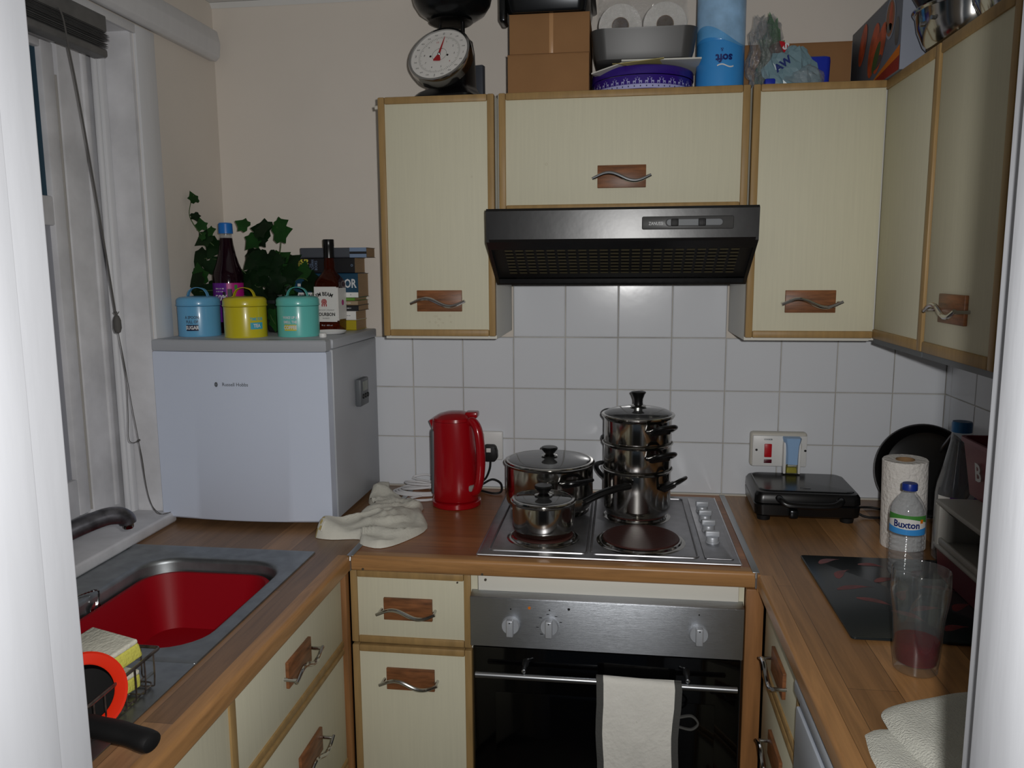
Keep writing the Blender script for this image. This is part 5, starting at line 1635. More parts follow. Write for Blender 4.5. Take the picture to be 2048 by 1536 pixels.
# red washing-up bowl
t = thing('washing_up_bowl', 'red plastic washing-up bowl inside the sink', 'bowl', (-0.585, -0.875, 0.765))
def rb(x, y, r, z): return [(a, c_, z) for a, c_ in rrect(-x, x, -y, y, r, 7)]
b = B()
b.loft([rb(0.105, 0.145, 0.05, 0.0), rb(0.110, 0.150, 0.05, 0.004), rb(0.143, 0.187, 0.068, 0.114), rb(0.149, 0.193, 0.072, 0.116), rb(0.149, 0.193, 0.072, 0.120), rb(0.141, 0.185, 0.066, 0.1205), rb(0.107, 0.147, 0.048, 0.008), rb(0.06, 0.09, 0.03, 0.0045), rb(0.01, 0.02, 0.004, 0.004)])
b.build('bowl', 'red_bowl', t, ang=50)
# mixer tap
t = thing('mixer_tap', 'dark worn chrome swivel tap over the sink, left by the window board', 'tap', (-0.812, -1.015, 0.9135))
b = B()
b.lathe([(0.0, 0.0), (0.027, 0.0), (0.027, 0.006), (0.020, 0.012), (0.018, 0.060), (0.016, 0.070), (0.0, 0.072)], 32); b.build('tap_base', 'tap_dark', t)
b = B()
off = Vector((-0.812, -1.015, 0.9135))
P = smooth_path([Vector(p) - off for p in ((-0.812, -1.015, 0.975), (-0.800, -0.995, 1.020), (-0.765, -0.940, 1.050), (-0.722, -0.878, 1.068), (-0.700, -0.852, 1.068), (-0.690, -0.840, 1.058), (-0.688, -0.838, 1.048))], 6)
b.tube(P, [0.0165 + 0.0015 * sin(i / len(P) * pi) for i in range(len(P))], 16); b.build('spout', 'tap_dark', t)
b = B(); b.lathe([(0.0, -0.003), (0.0095, -0.003), (0.011, 0.0), (0.011, 0.010), (0.0, 0.010)], 24, c=(-0.688 - off.x, -0.838 - off.y, 1.040 - off.z)); b.build('aerator', 'pot_steel', t)
for s in (-1, 1):
    b = B(); b.lathe([(0.0, 0.0), (0.014, 0.0), (0.014, 0.03), (0.019, 0.035), (0.019, 0.058), (0.014, 0.062), (0.0, 0.062)], 20, c=(0.0, s * 0.075, 0.0)); b.build('tap_handle', 'tap_dark', t)
# wire caddy
t = thing('sink_caddy', 'rusty wire sink caddy at the lower left holding sponges', 'caddy', (-0.475, -1.290, 0.9165))
ox, oy = -0.475, -1.290
TZ = 0.056
b = B()
x0, x1, y0, y1 = -0.078, 0.068, -0.085, 0.092
b.tube([(x, y, TZ) for x, y in rrect(x0, x1, y0, y1, 0.006, 3)], 0.0026, 8, closed=True)
b.tube([(x, y, 0.001) for x, y in rrect(x0 + 0.008, x1 - 0.008, y0 + 0.008, y1 - 0.008, 0.010, 3)], 0.0015, 6, closed=True)
for k in range(7):
    y = y1 - 0.018 - 0.024 * k
    b.tube(smooth_path([(x1, y, TZ), (x1 - 0.001, y, 0.010), (x1 - 0.010, y, 0.0), (0.0, y, 0.0), (x0 + 0.010, y, 0.0), (x0, y, 0.010), (x0, y, TZ)], 4), 0.0014, 6)
for x in (-0.04, -0.01, 0.035):
    b.tube(smooth_path([(x, y1, TZ), (x, y1 - 0.001, 0.010), (x, y1 - 0.01, 0.001), (x, y0 + 0.01, 0.001), (x, y0, 0.012), (x, y0, TZ)], 4), 0.0014, 6)
b.build('wire_basket', 'rust_wire', t)
def sponge(label, loc, rot, sx=0.045, sy=0.030, th=0.024):
    t = thing('sponge', label, 'sponge', loc, rot=rot, group='washing-up sponges in the caddy')
    b = B(); b.box((-sx, -sy, 0.0), (sx, sy, th), 0.004, seg=3); b.build('foam', 'sponge_yellow', t)
    b = B(); b.box((-sx + 0.0005, -sy + 0.0005, th - 0.001), (sx - 0.0005, sy - 0.0005, th + 0.007), 0.003, seg=3); b.build('scourer', 'sponge_white', t)
sponge('yellow sponge with white scouring side up, propped on top in the wire caddy', (-0.490, -1.232, 0.957), (radians(12), radians(-4), radians(-24)), 0.060, 0.040)
sponge('yellow sponge lying lower in the wire caddy beneath the propped one', (-0.480, -1.243, 0.920), (radians(0), radians(0), radians(-12)), 0.050, 0.030, 0.022)
# small orange-red pan with black lining and black handle, standing beside the caddy
t = thing('enamel_pan', 'orange-red pan with black lining in the caddy and black handle over the worktop edge', 'pan', (-0.455, -1.330, 0.921))
Mt = Matrix.Translation((0.012, 0.0, 0.044)) @ Vector((0.30, -0.75, 0.50)).to_track_quat('Z', 'Y').to_matrix().to_4x4()
b = B(); b.lathe([(0.040, 0.0), (0.044, 0.0015), (0.055, 0.004), (0.058, 0.002), (0.056, -0.004), (0.044, -0.022), (0.0, -0.024)], 48, M=Mt); b.build('outer_shell', 'orange_red', t)
b = B(); b.lathe([(0.041, 0.0012), (0.040, -0.006), (0.036, -0.016), (0.0, -0.018)], 48, M=Mt); b.build('lining', 'pan_black', t)
b = B()
P = smooth_path([(0.010, -0.040, 0.020), (0.045, -0.056, 0.034), (0.080, -0.064, 0.037), (0.130, -0.074, 0.036), (0.165, -0.082, 0.033)], 6)
n = len(P)
b.tube(P + [P[-1] + (P[-1] - P[-2]) * 0.8], [0.010] + [0.0165 + 0.0005 * sin(i) for i in range(n - 2)] + [0.0150, 0.008], 18, flat=0.8)
b.build('handle', 'black_rubber', t)

# ================================================================== VENETIAN BLIND WITH ITS CORD
t = thing('venetian_blind', 'grey venetian blind pulled up tight at the top of the window', 'blind', (-0.868, -1.05, 2.045))
b = B(); b.box((-0.020, -0.52, 0.045), (0.018, 0.515, 0.080), 0.003); b.build('head_rail', 'blind_grey', t)
random.seed(3)
for k in range(11):
    z = 0.011 + 0.0031 * k
    d = random.uniform(-0.004, 0.004); dy = random.uniform(-0.006, 0.006)
    b = B()
    b.loft([[(-0.019 + d, y + dy, z - 0.0003 + tt), (-0.008 + d, y + dy, z + 0.0006 + tt), (0.008 + d, y + dy, z + 0.0006 + tt), (0.019 + d, y + dy, z - 0.0003 + tt), (0.019 + d, y + dy, z + 0.0002 + tt), (0.0 + d, y + dy, z + 0.0014 + tt), (-0.019 + d, y + dy, z + 0.0002 + tt)] for y, tt in ((-0.52, 0.0), (0.515, 0.0))])
    b.build('slat', 'blind_grey', t, smooth=False)
b = B(); b.box((-0.017, -0.52, -0.010), (0.017, 0.515, 0.008), 0.005, seg=3); b.build('bottom_rail', 'blind_grey', t)
b = B()
P = smooth_path([(0.0195, 0.355, 0.050), (0.022, 0.362, 0.030), (0.024, 0.368, -0.02)], 5)
b.tube(P, 0.0018, 6)
off = Vector((-0.868, -1.05, 2.045))
P = [Vector(p) - off for p in ((-0.846, -0.684, 2.045), (-0.846, -0.660, 1.93), (-0.846, -0.62, 1.68), (-0.848, -0.585, 1.455))]
b.tube(smooth_path(P, 4), 0.0022, 6)
b.build('lift_cord', 'cord', t)
b = B(); b.lathe([(0.0, 0.0), (0.006, 0.002), (0.009, 0.012), (0.0085, 0.030), (0.005, 0.040), (0.0, 0.044)], 12, c=(0.020, 0.467, -0.630)); 
for k in range(6):
    b.tube([(0.020, 0.467, -0.59), (0.020 + 0.006 * cos(k), 0.467 + 0.006 * sin(k), -0.580)], 0.0008, 4)
b.build('cord_tassel', 'cord', t)
b = B()
for (pp) in (((-0.848, -0.582, 1.418), (-0.849, -0.572, 1.37), (-0.850, -0.562, 1.30), (-0.850, -0.565, 1.22), (-0.850, -0.570, 1.165), (-0.850, -0.556, 1.150), (-0.850, -0.532, 1.150)),
             ((-0.848, -0.582, 1.418), (-0.849, -0.565, 1.34), (-0.850, -0.548, 1.24), (-0.850, -0.532, 1.155), (-0.850, -0.522, 1.08), (-0.850, -0.512, 1.02), (-0.850, -0.495, 0.975), (-0.848, -0.462, 0.944), (-0.835, -0.440, 0.943)),
             ((-0.850, -0.532, 1.150), (-0.851, -0.520, 1.10), (-0.850, -0.515, 1.04), (-0.850, -0.502, 0.99), (-0.848, -0.478, 0.950), (-0.836, -0.445, 0.943))):
    b.tube(smooth_path([Vector(p) - off for p in pp], 5), 0.0009, 6)
b.tube([Vector((-0.850, -0.535, 1.149)) - off, Vector((-0.850, -0.528, 1.151)) - off], 0.0028, 8)
b.build('loose_cord', 'cord', t)

# ================================================================== ON TOP OF THE WALL CABINETS
TZ = 1.9755
# kitchen scale
t = thing('kitchen_scale', 'black retro kitchen scale with round white dial on the left wall cabinet', 'scale', (-0.132, -0.175, TZ), radians(-12))
b = B()
b.loft([[(x, y, z) for x, y in rrect(-a_, a_, -c_, c_, 0.02, 5)] for a_, c_, z in ((0.080, 0.085, 0.0), (0.080, 0.085, 0.014), (0.070, 0.074, 0.026), (0.058, 0.060, 0.034), (0.052, 0.050, 0.048), (0.052, 0.042, 0.13), (0.048, 0.038, 0.160), (0.040, 0.030, 0.168))])
b.build('housing', 'black_plastic', t)
Mt = Matrix.Translation((0.000, -0.072, 0.104)) @ Matrix.Rotation(radians(-29), 4, 'X') @ Matrix.Scale(0.96, 4) @ Matrix.Rotation(pi / 2, 4, 'X')
b = B(); b.lathe([(0.060, -0.022), (0.084, -0.018), (0.0865, 0.0), (0.0865, 0.012), (0.0845, 0.0155), (0.0785, 0.0155), (0.0785, 0.010), (0.0, 0.010)], 72, M=Mt); b.build('bezel', 'chrome', t)
b = B(); b.lathe([(0.0, 0.0112), (0.0784, 0.0112)], 72, 0, M=Mt)
for k in range(80):
    a = 2 * pi * k / 80
    ra, rb_ = (0.053, 0.058) if k % 4 else (0.050, 0.058)
    pts = [Mt @ Vector(p) for p in ((ra * cos(a - 0.006), ra * sin(a - 0.006), 0.0116), (rb_ * cos(a - 0.006), rb_ * sin(a - 0.006), 0.0116), (rb_ * cos(a + 0.006), rb_ * sin(a + 0.006), 0.0116), (ra * cos(a + 0.006), ra * sin(a + 0.006), 0.0116))]
    b._f([b.bm.verts.new(p) for p in pts], 1)
def dialfn(cx, cy): return lambda x, y: Mt @ Vector((cx + x, cy + y, 0.0117))
for k in range(20):
    a = pi / 2 - 2 * pi * k / 20
    b.text(str(k * 50 if k % 5 else ('0' if k == 0 else k // 5)), 0.0058 if k % 5 else 0.010, dialfn(0.067 * cos(a), 0.067 * sin(a)), 1 )
for k in range(10):
    a = pi / 2 - 2 * pi * (k + 0.5) / 10
    b.text(str(k + 1), 0.008, dialfn(0.042 * cos(a), 0.042 * sin(a)), 2 if k in (3, 9) else 1)
strokes(b, dialfn(0, 0.018), 0.012, 0.0012, 1, 12)
b.tube([Mt @ Vector((0.020 * cos(2 * pi * k / 32), 0.020 * sin(2 * pi * k / 32), 0.0114)) for k in range(32)], 0.0003, 4, 1, closed=True)
for x in (-0.024, 0.024):
    b.tube([Mt @ Vector((x, -0.004, 0.0112)), Mt @ Vector((x, -0.004, 0.0122))], 0.0028, 10, 1)
b.build('dial', ['label_white', 'ink_black', 'label_red'], t, smooth=False)
b = B()
na = radians(84)
def nd(r, s, z): return Mt @ Vector((r * cos(na) - s * sin(na), r * sin(na) + s * cos(na), z))
pl = [(-0.022, -0.0095), (-0.018, -0.0105), (-0.004, -0.004), (0.0, -0.0030), (0.056, -0.0006), (0.056, 0.0006), (0.0, 0.0030), (-0.004, 0.004), (-0.018, 0.0105), (-0.022, 0.0095)]
A = [b.bm.verts.new(nd(r, s, 0.0135)) for r, s in pl]; C = [b.bm.verts.new(nd(r, s, 0.0145)) for r, s in pl]
b._f(C, 0); b._f(A[::-1], 0)
for i in range(len(pl)): b._f([A[i], A[(i + 1) % len(pl)], C[(i + 1) % len(pl)], C[i]], 0)
b.build('pointer', 'label_red', t, smooth=False)
b = B(); b.lathe([(0.0, 0.0175), (0.0025, 0.017), (0.0045, 0.0145), (0.0045, 0.0112)], 20, M=Mt); b.build('pointer_cap', 'chrome', t)
for x in (-0.034, 0.030):
    b = B(); b.tube([(x, 0.0, 0.150), (x, 0.0, 0.206)], 0.0035 if x < 0 else 0.0055, 12); b.build('support_rod', 'black_plastic', t)
b = B(); b.lathe([(0.0, 0.0), (0.050, 0.0), (0.056, 0.003), (0.050, 0.006), (0.0, 0.006)], 40, c=(-0.002, 0.0, 0.2035)); b.build('platform', 'pan_black', t)
b = B()
b.lathe([(0.0, 0.0), (0.046, 0.0), (0.062, 0.004), (0.084, 0.018), (0.097, 0.038), (0.103, 0.062), (0.104, 0.078), (0.101, 0.078), (0.099, 0.062), (0.092, 0.040), (0.080, 0.022), (0.0, 0.006)], 64, c=(0.002, 0.0, 0.2095)); b.build('weighing_bowl', 'tin_dark', t)
b = B(); b.box((0.018, 0.090, 0.0), (0.048, 0.110, 0.12), 0.003); b.build('back_box', 'book_grey', t)
# cardboard boxes with the roasting tin on top
def carton(label, x0, x1, y0, y1, z0, z1, tape=False):
    t = thing('cardboard_box', label, 'box', ((x0 + x1) / 2, (y0 + y1) / 2, z0), 0, 'brown cardboard boxes on the wall cabinets')
    w2, d2, h = (x1 - x0) / 2, (y1 - y0) / 2, z1 - z0
    b = B(); b.box((-w2, -d2, 0), (w2, d2, h), 0.0015)
    b.box((-w2 - 0.0005, -d2 - 0.001, h - 0.002), (w2 + 0.0005, -d2 + 0.02, h - 0.0005), 0.0003)
    b.build('carton', 'cardboard', t)
    if tape:
        b = B(); b.box((0.000, -d2 - 0.0006, 0.0005), (0.010, -d2, h), 0.0002); b.build('tape', 'tape', t)
    return t
carton('brown cardboard box, lower of the two stacked beside the kitchen scale', 0.0215, 0.2220, -0.250, -0.03, TZ, 2.0775)
carton('brown cardboard box with a strip of tape, upper of the stacked two', 0.0260, 0.2225, -0.248, -0.03, 2.0785, 2.172, True)
t = thing('roasting_tin', 'dark metal roasting tin lying on the upper cardboard box', 'roasting tin', (0.1175, -0.14, 2.173))
def rt_(x, y, r, z): return [(a, c_, z) for a, c_ in rrect(-x, x, -y, y, r, 6)]
b = B(); b.loft([rt_(0.093, 0.118, 0.02, 0.0), rt_(0.096, 0.122, 0.022, 0.006), rt_(0.106, 0.132, 0.026, 0.055), rt_(0.116, 0.142, 0.028, 0.057), rt_(0.116, 0.142, 0.028, 0.059), rt_(0.104, 0.130, 0.026, 0.058), rt_(0.094, 0.120, 0.022, 0.008), rt_(0.02, 0.03, 0.01, 0.004)])
b.build('tin', 'tin_dark', t)
b = B()
b.box((0.0035, -0.262, 2.155), (0.0185, -0.20, 2.24), 0.004)
tag(b.build('baking_sheet', 'tin_dark', None), 'narrow dark baking sheet edge hanging beside the upper cardboard box', 'baking sheet')
# purple biscuit tin
t = thing('biscuit_tin', 'round purple biscuit tin with a band of white reindeer, under the grey loaf dish', 'tin', (0.353, -0.150, TZ))
b = B()
R = 0.1265
b.lathe([(0.0, 0.0), (R - 0.002, 0.0), (R - 0.0005, 0.001), (R - 0.0015, 0.004), (R - 0.0015, 0.040), (0.0, 0.040)], 88); tb = b.build('body', 'tin_purple', t)
b = B()
b.lathe([(R - 0.0008, 0.0415), (R + 0.0008, 0.042), (R + 0.0008, 0.058), (R - 0.001, 0.0615), (R - 0.005, 0.063), (R - 0.010, 0.0655), (R - 0.03, 0.0665), (0.0, 0.0665)], 88); b.build('lid', 'tin_purple', t)
b = B()
band(b, R - 0.0008, -pi * 0.98, -0.02, 0.0085, 0.0185, 0, 60)
rr_ = R - 0.0006
cy_ = cyl_fn(rr_, 0, 0)
def dr(b, a0, z0, s, flip):
    """tiny reindeer silhouette built from a few quads wrapped round the tin"""
    for (x0, x1, y0, y1) in ((-3, 3, 3, 5.6), (-3, -2.2, 0, 3.2), (-1.6, -0.9, 0, 3.2), (1.4, 2.1, 0, 3.2), (2.3, 3, 0, 3.2), (2.2, 3.4, 5, 8), (2.6, 4.8, 7, 8.3), (1.9, 2.4, 8, 11), (3.2, 3.7, 8, 11), (1.0, 2.2, 9.6, 10.3)):
        if flip: x0, x1 = -x1, -x0
        b._f([b.bm.verts.new(Vector((rr_ * cos(a0 + x * s / R), rr_ * sin(a0 + x * s / R), z0 + y * s))) for x, y in ((x0, y0), (x1, y0), (x1, y1), (x0, y1))], 0)
for k in range(26):
    a = -pi * 0.96 + pi * 0.92 * k / 25
    dr(b, a, 0.0195, 0.00115, k % 2 == 0)
    if k % 2:
        am = a + pi * 0.92 / 50
        b._f([b.bm.verts.new(Vector((rr_ * cos(am + x / R), rr_ * sin(am + x / R), 0.0335 + y))) for x, y in ((-0.001, 0), (0, -0.001), (0.001, 0), (0, 0.001))], 0)
    for dz in (-1,):
        b._f([b.bm.verts.new(Vector(((rr_ + 0.0004) * cos(a + x / R), (rr_ + 0.0004) * sin(a + x / R), 0.0135 + y))) for x, y in ((-0.0013, -0.0016), (0.0013, -0.0016), (0.0013, 0.0016), (-0.0013, 0.0016))], 1)
b.build('reindeer_band', ['tin_lilac', 'navy'], tb, smooth=False)
# papers on the tin
def sheet(name, label, cat, pts, m, z, th=0.0008, group=None):
    b = B()
    A = [b.bm.verts.new((x, y, z + dz)) for x, y, dz in pts]; C = [b.bm.verts.new((x, y, z + dz + th)) for x, y, dz in pts]
    n = len(pts); b._f(A[::-1], 0); b._f(C, 0)
    for i in range(n): b._f([A[i], A[(i + 1) % n], C[(i + 1) % n], C[i]], 0)
    tag(b.build(name, m, smooth=False), label, cat, group)
sheet('booklet', 'white booklet drooping over the left of the purple tin', 'booklet', [(0.228, -0.262, -0.020), (0.30, -0.288, -0.004), (0.40, -0.20, 0.001), (0.33, -0.06, 0.001), (0.245, -0.10, 0.0)], 'paper', TZ + 0.0670, 0.0025)
sheet('booklet', 'yellowish folded leaflet poking out between tin and papers', 'leaflet', [(0.278, -0.275, -0.004), (0.292, -0.298, -0.010), (0.40, -0.28, 0.004), (0.40, -0.15, 0.0), (0.30, -0.15, 0.0)], 'paper_yellow', TZ + 0.0700, 0.0012)
sheet('booklet', 'white booklet sticking out right under the grey loaf dish', 'booklet', [(0.30, -0.265, 0.0), (0.488, -0.272, -0.003), (0.486, -0.10, -0.003), (0.30, -0.08, 0.0)], 'paper', TZ + 0.0738, 0.0035)
# loaf dish and toilet rolls
t = thing('loaf_dish', 'dark grey loaf dish on the purple tin, toilet rolls inside', 'dish', (0.353, -0.175, TZ + 0.0785))
b = B()
def lf(x, y, r, z): return [(a, c_, z) for a, c_ in rrect(-x, x, -y, y, r, 7)]
b.loft([lf(0.108, 0.062, 0.022, 0.0), lf(0.116, 0.070, 0.028, 0.005), lf(0.121, 0.076, 0.032, 0.022), lf(0.127, 0.083, 0.034, 0.070), lf(0.128, 0.084, 0.034, 0.0735), lf(0.124, 0.080, 0.032, 0.0735), lf(0.117, 0.072, 0.028, 0.020), lf(0.10, 0.055, 0.018, 0.008)])
b.build('dish', 'tin_grey', t)
for k, (x, lab) in enumerate(((0.296, 'white toilet roll in clear wrap, left one in the grey dish'), (0.404, 'white toilet roll in clear wrap, right one in the grey dish'))):
    t = thing('toilet_roll', lab, 'toilet roll', (x, -0.165, TZ + 0.1150), 0, 'toilet rolls in clear wrap')
    Mt = Matrix.Translation((0, 0, 0.053)) @ Matrix.Rotation(pi / 2, 4, 'X')
    b = B(); b.lathe([(0.021, -0.050), (0.052, -0.050), (0.053, -0.047), (0.053, 0.047), (0.052, 0.050), (0.021, 0.050)], 48, M=Mt); b.build('paper', 'kitchen_paper', t)
    b = B(); b.lathe([(0.0205, -0.0495), (0.021, 0.0495), (0.0198, 0.0495), (0.0195, -0.0495), (0.0205, -0.0495)], 32, M=Mt); b.build('tube', 'cardtube', t)
random.seed(21)
def crumple(b, x0, x1, y0, y1, z0, z1, nx, nz, amp, mi=0, top=None):
    """crinkled sheet of film"""
    V = []
    for j in range(nz + 1):
        row = []
        for i in range(nx + 1):
            u, v = i / nx, j / nz
            x = x0 + (x1 - x0) * u; z = z0 + (z1 - z0) * v
            y = y0 + (y1 - y0) * v + random.uniform(-amp, amp)
            row.append(b.bm.verts.new((x + random.uniform(-amp, amp), y, z + random.uniform(-amp, amp))))
        V.append(row)
    for j in range(nz):
        for i in range(nx):
            b._f([V[j][i], V[j][i + 1], V[j + 1][i + 1]], mi); b._f([V[j][i], V[j + 1][i + 1], V[j + 1][i]], mi)
b = B()
crumple(b, 0.244, 0.457, -0.226, -0.224, 2.132, 2.245, 26, 12, 0.0022)
tag(b.build('plastic_wrap', 'crinkled_film', smooth=False), 'crinkled clear plastic wrap round the toilet rolls', 'plastic wrap')
# tall blue pack of kitchen rolls, print upside down
t = thing('paper_roll_pack', 'tall blue and white wrapped kitchen roll pack standing on end', 'kitchen roll pack', (0.5405, -0.185, TZ))
b = B()
R = 0.0575
b.lathe([(0.0, 0.0), (R - 0.006, 0.0), (R, 0.006), (R, 0.118), (R - 0.0008, 0.120), (R, 0.122), (R, 0.290), (R - 0.01, 0.296), (0.0, 0.296)], 56, 0)
b.build('wrapper', 'pack_blue', t)
b = B()
wave2 = lambda a0_, a1_, f0, f1, mi, r, seg=36: [b._f([b.bm.verts.new(x) for x in ((r * cos(a0_ + (a1_ - a0_) * i / seg), r * sin(a0_ + (a1_ - a0_) * i / seg), f0(i / seg)), (r * cos(a0_ + (a1_ - a0_) * (i + 1) / seg), r * sin(a0_ + (a1_ - a0_) * (i + 1) / seg), f0((i + 1) / seg)), (r * cos(a0_ + (a1_ - a0_) * (i + 1) / seg), r * sin(a0_ + (a1_ - a0_) * (i + 1) / seg), f1((i + 1) / seg)), (r * cos(a0_ + (a1_ - a0_) * i / seg), r * sin(a0_ + (a1_ - a0_) * i / seg), f1(i / seg)))], mi) for i in range(seg)]
ac = radians(-103)
wave2(-3.1, 0.0, lambda u: 0.118 + 0.010 * sin(u * 6), lambda u: 0.289, 4, R + 0.0004)
wave2(-3.0, -0.1, lambda u: 0.134 + 0.022 * sin(u * 5 + 0.6), lambda u: 0.288, 1, R + 0.0008)
for (da, z, rr2) in ((0.05, 0.225, 0.014),):
    for i in range(24):
        p, q = 2 * pi * i / 24, 2 * pi * (i + 1) / 24
        b._f([b.bm.verts.new(cyl_fn(R + 0.0012, ac + 0.35, z)(s * rr2 * cos(a), s * rr2 * sin(a))) for s, a in ((1.0, p), (1.0, q), (0.88, q), (0.88, p))], 2)
inv = lambda f: (lambda x, y: f(-x, -y))
b.text('4', 0.020, inv(cyl_fn(R + 0.0012, ac + 0.35, 0.225)), 2, bold=0.0006)
strokes(b, inv(cyl_fn(R + 0.0012, ac + 0.35, 0.246)), 0.016, 0.003, 2, 11)
b.text('soft', 0.026, inv(cyl_fn(R + 0.0012, ac + 0.28, 0.078)), 2, bold=0.0010)
b.text('&', 0.012, inv(cyl_fn(R + 0.0012, ac + 0.18, 0.097)), 2)
wave2(ac + 0.28 - 0.28, ac + 0.28 + 0.40, lambda u: 0.059 + 0.003 * sin(u * 6), lambda u: 0.062 + 0.003 * sin(u * 6), 3, R + 0.0010, 12)
b.build('printed_design', ['pack_blue', 'pack_sky', 'ink_navy', 'label_white', 'pack_mid'], t, smooth=False)
# flat brown box behind, blue tub, bags
carton('flat brown cardboard box against the wall behind the plastic bags', 0.606, 0.868, -0.115, -0.015, TZ, 2.112)
t = thing('plastic_tub', 'blue plastic tub behind the plastic bags', 'tub', (0.752, -0.165, TZ))
b = B(); b.loft([[(x, y, z) for x, y in rrect(-s, s, -s, s, 0.012, 4)] for s, z in ((0.044, 0.0), (0.046, 0.070), (0.045, 0.079), (0.040, 0.082))]); b.build('tub', 'bag_blue', t)
t = thing('plastic_bags', 'heap of crumpled clear and coloured plastic bags beside the blue roll pack', 'plastic bags', (0.68, -0.20, TZ))
def blob(b, c, rad, seed, mi, nu=18, nv=12, amp=0.25, top=1.0):
    random.seed(seed)
    V = []
    for j in range(nv + 1):
        th = pi * j / nv
        row = []
        for i in range(nu):
            ph = 2 * pi * i / nu
            d = Vector((sin(th) * cos(ph), sin(th) * sin(ph), cos(th)))
            k = 1 + amp * (NZ.noise(d * 2.4 + Vector((seed, 0, 0))) * 1.6 + NZ.noise(d * 6 + Vector((0, seed, 0))) * 0.8)
            p = Vector((d.x * rad[0] * k, d.y * rad[1] * k, d.z * rad[2] * k)) + Vector(c)
            p.z = max(p.z, 0.001)
            row.append(b.bm.verts.new(p))
        V.append(row)
    for j in range(nv):
        for i in range(nu):
            b._f([V[j][i], V[j][(i + 1) % nu], V[j + 1][(i + 1) % nu], V[j + 1][i]], mi)
b = B(); blob(b, (-0.046, -0.01, 0.075), (0.030, 0.028, 0.085), 3, 0, 26, 20, 0.35); blob(b, (-0.022, 0.02, 0.145), (0.028, 0.016, 0.035), 5, 0, 20, 12, 0.3)
b.tube(smooth_path([(-0.045, 0.0, 0.150), (-0.060, -0.01, 0.142), (-0.068, -0.01, 0.138)], 4), 0.002, 6)
b.build('clear_bag', 'crinkled_film', t, smooth=False)
b = B(); blob(b, (-0.020, 0.0, 0.060), (0.030, 0.022, 0.095), 9, 0, 22, 16, 0.3); b.build('green_bag', 'crinkled_green', t, smooth=False)
b = B()
b.prism([(-0.030, 0.105), (-0.008, 0.120), (0.006, 0.118), (0.040, 0.085), (0.030, 0.060), (-0.005, 0.062)], -0.012, 0.0, 'y', bev=0.003)
b.text('S', 0.022, plane_fn((0.010, -0.0125, 0.105), (0.8, 0, -0.6), (0.6, 0, 0.8)), 1, bold=0.001)
b.build('red_packet', ['bag_red', 'ink_white'], t)
b = B(); b.prism([(0.030, 0.092), (0.075, 0.062), (0.070, 0.045), (0.020, 0.075)], -0.006, 0.006, 'y', bev=0.003); b.build('green_packet', 'bag_green', t)
b = B(); blob(b, (0.022, -0.030, 0.035), (0.058, 0.018, 0.062), 14, 0, 26, 16, 0.22)
b.build('bread_bag', 'bag_pale', t, smooth=False)
b = B(); b.text('AW', 0.024, plane_fn((-0.002, -0.056, 0.055), (0.80, 0, 0.60), (-0.60, 0, 0.80)), 0, bold=0.001); b.build('lettering', 'ink_navy', t, smooth=False)
b = B(); blob(b, (0.048, -0.035, 0.022), (0.050, 0.018, 0.032), 17, 0, 22, 12, 0.25); b.build('clear_film', 'crinkled_film', t, smooth=False)
b = B(); b.box((-0.042, -0.058, 0.001), (-0.018, -0.03, 0.024), 0.004); b.build('blue_corner', 'bag_blue', t)
# grey appliance box with food picture
t = thing('appliance_box', 'tall grey printed cardboard box with a hot dog picture in the right corner', 'box', (0.945, -0.220, TZ))
b = B(); b.box((-0.055, -0.190, 0.0), (0.060, 0.190, 0.172), 0.0015); b.build('carton', 'box_grey', t)
b = B()
fx = -0.0556
def side(y, z, d=0.0): return (fx - d, -y, z)      # y measured towards the room
def poly(pts, mi, d=0.0): b._f([b.bm.verts.new(side(y, z, d)) for y, z in pts], mi)
def disc(cy, cz, ry, rz, mi, d, n=20, rot=0.0): poly([(cy + ry * cos(2 * pi * k / n) * cos(rot) - rz * sin(2 * pi * k / n) * sin(rot), cz + ry * cos(2 * pi * k / n) * sin(rot) + rz * sin(2 * pi * k / n) * cos(rot)) for k in range(n)], mi, d)
poly([(-0.05, 0.0), (0.19, 0.0), (0.19, 0.030), (0.05, 0.018), (-0.06, 0.008)], 0, 0.0002)
poly([(-0.02, 0.010), (0.19, 0.030), (0.19, 0.052), (0.03, 0.020)], 1, 0.0004)
disc(0.0, 0.085, 0.062, 0.034, 2, 0.0004, rot=1.1); disc(0.050, 0.078, 0.060, 0.030, 2, 0.0006, rot=0.9); disc(-0.09, 0.120, 0.050, 0.026, 2, 0.0004, rot=1.1)
disc(0.025, 0.064, 0.040, 0.016, 3, 0.0008, rot=0.8); disc(0.035, 0.050, 0.034, 0.012, 5, 0.0007, rot=0.2)
disc(0.115, 0.125, 0.034, 0.044, 4, 0.0004, 32); disc(0.115, 0.125, 0.029, 0.038, 6, 0.0006, 32); disc(0.120, 0.128, 0.012, 0.030, 2, 0.0008); disc(0.112, 0.105, 0.018, 0.010, 5, 0.0008)
disc(0.165, 0.085, 0.014, 0.030, 5, 0.0005)
b.build('printed_picture', ['box_red', 'box_orange', 'sausage', 'lettuce', 'box_light', 'pan_grey', 'bag_brown'], t, smooth=False)
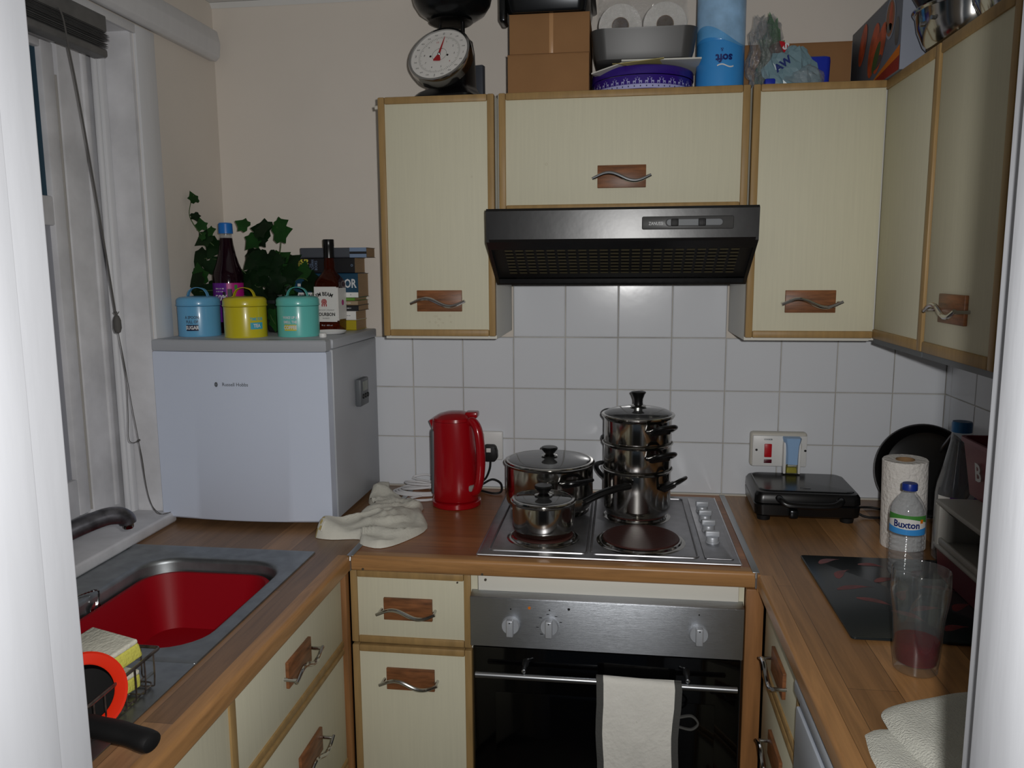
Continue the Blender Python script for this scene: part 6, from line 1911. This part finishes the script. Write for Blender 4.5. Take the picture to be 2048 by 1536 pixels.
b = B(); b.box((-0.0548, -0.1906, 0.045), (0.0598, -0.1899, 0.1715)); b.box((-0.0548, -0.1906, 0.0), (0.0598, -0.1899, 0.045), mi=0); b.build('end_print', ['box_light', 'box_orange'], t, smooth=False)
# pans on the right cabinets
t = thing('stock_pan', 'steel pan on the right wall cabinets in front of the printed box', 'pan', (0.984, -0.532, TZ))
b = B(); b.lathe([(0.0, 0.0), (0.060, 0.0), (0.072, 0.004), (0.086, 0.020), (0.098, 0.050), (0.104, 0.084), (0.107, 0.086), (0.108, 0.084), (0.106, 0.080), (0.0, 0.078)], 64); b.build('body', 'pot_steel', t)
b = B(); b.lathe([(0.0, 0.0), (0.074, 0.0), (0.074, 0.010), (0.066, 0.012)], 48, c=(0, 0, -0.0)); b.build('base_disc', 'pan_black', t)
b = B(); b.tube([(-0.0955, -0.018, 0.052), (-0.103, -0.018, 0.052)], 0.005, 12); b.build('rivet', 'satin_metal', t)
b = B(); b.tube([(-0.086, -0.048, 0.056), (-0.094, -0.050, 0.056)], 0.004, 12); b.build('rivet', 'satin_metal', t)
t = thing('frying_pan', 'black frying pan stacked on top of the steel pan, upper right', 'pan', (0.990, -0.540, TZ + 0.088))
b = B(); b.lathe([(0.0, 0.0), (0.088, 0.0), (0.100, 0.006), (0.122, 0.040), (0.125, 0.040), (0.104, 0.002), (0.09, -0.002), (0.0, -0.002)], 56, c=(0, 0, 0.002)); b.build('body', 'pan_black', t)
b = B(); b.tube([(-0.118, 0.02, 0.036), (-0.155, 0.03, 0.048), (-0.195, 0.04, 0.056)], [0.009, 0.010, 0.010], 10, flat=0.6); b.build('handle', 'crate_maroon', t)
t = thing('steel_bowl', 'small shiny steel bowl on the right wall cabinets nearest the doorway', 'bowl', (0.985, -0.735, TZ))
b = B(); b.lathe([(0.0, 0.0), (0.035, 0.0), (0.058, 0.014), (0.070, 0.040), (0.074, 0.060), (0.076, 0.061), (0.077, 0.059), (0.074, 0.040), (0.060, 0.012), (0.036, -0.000)], 48); b.build('bowl', 'chrome', t)
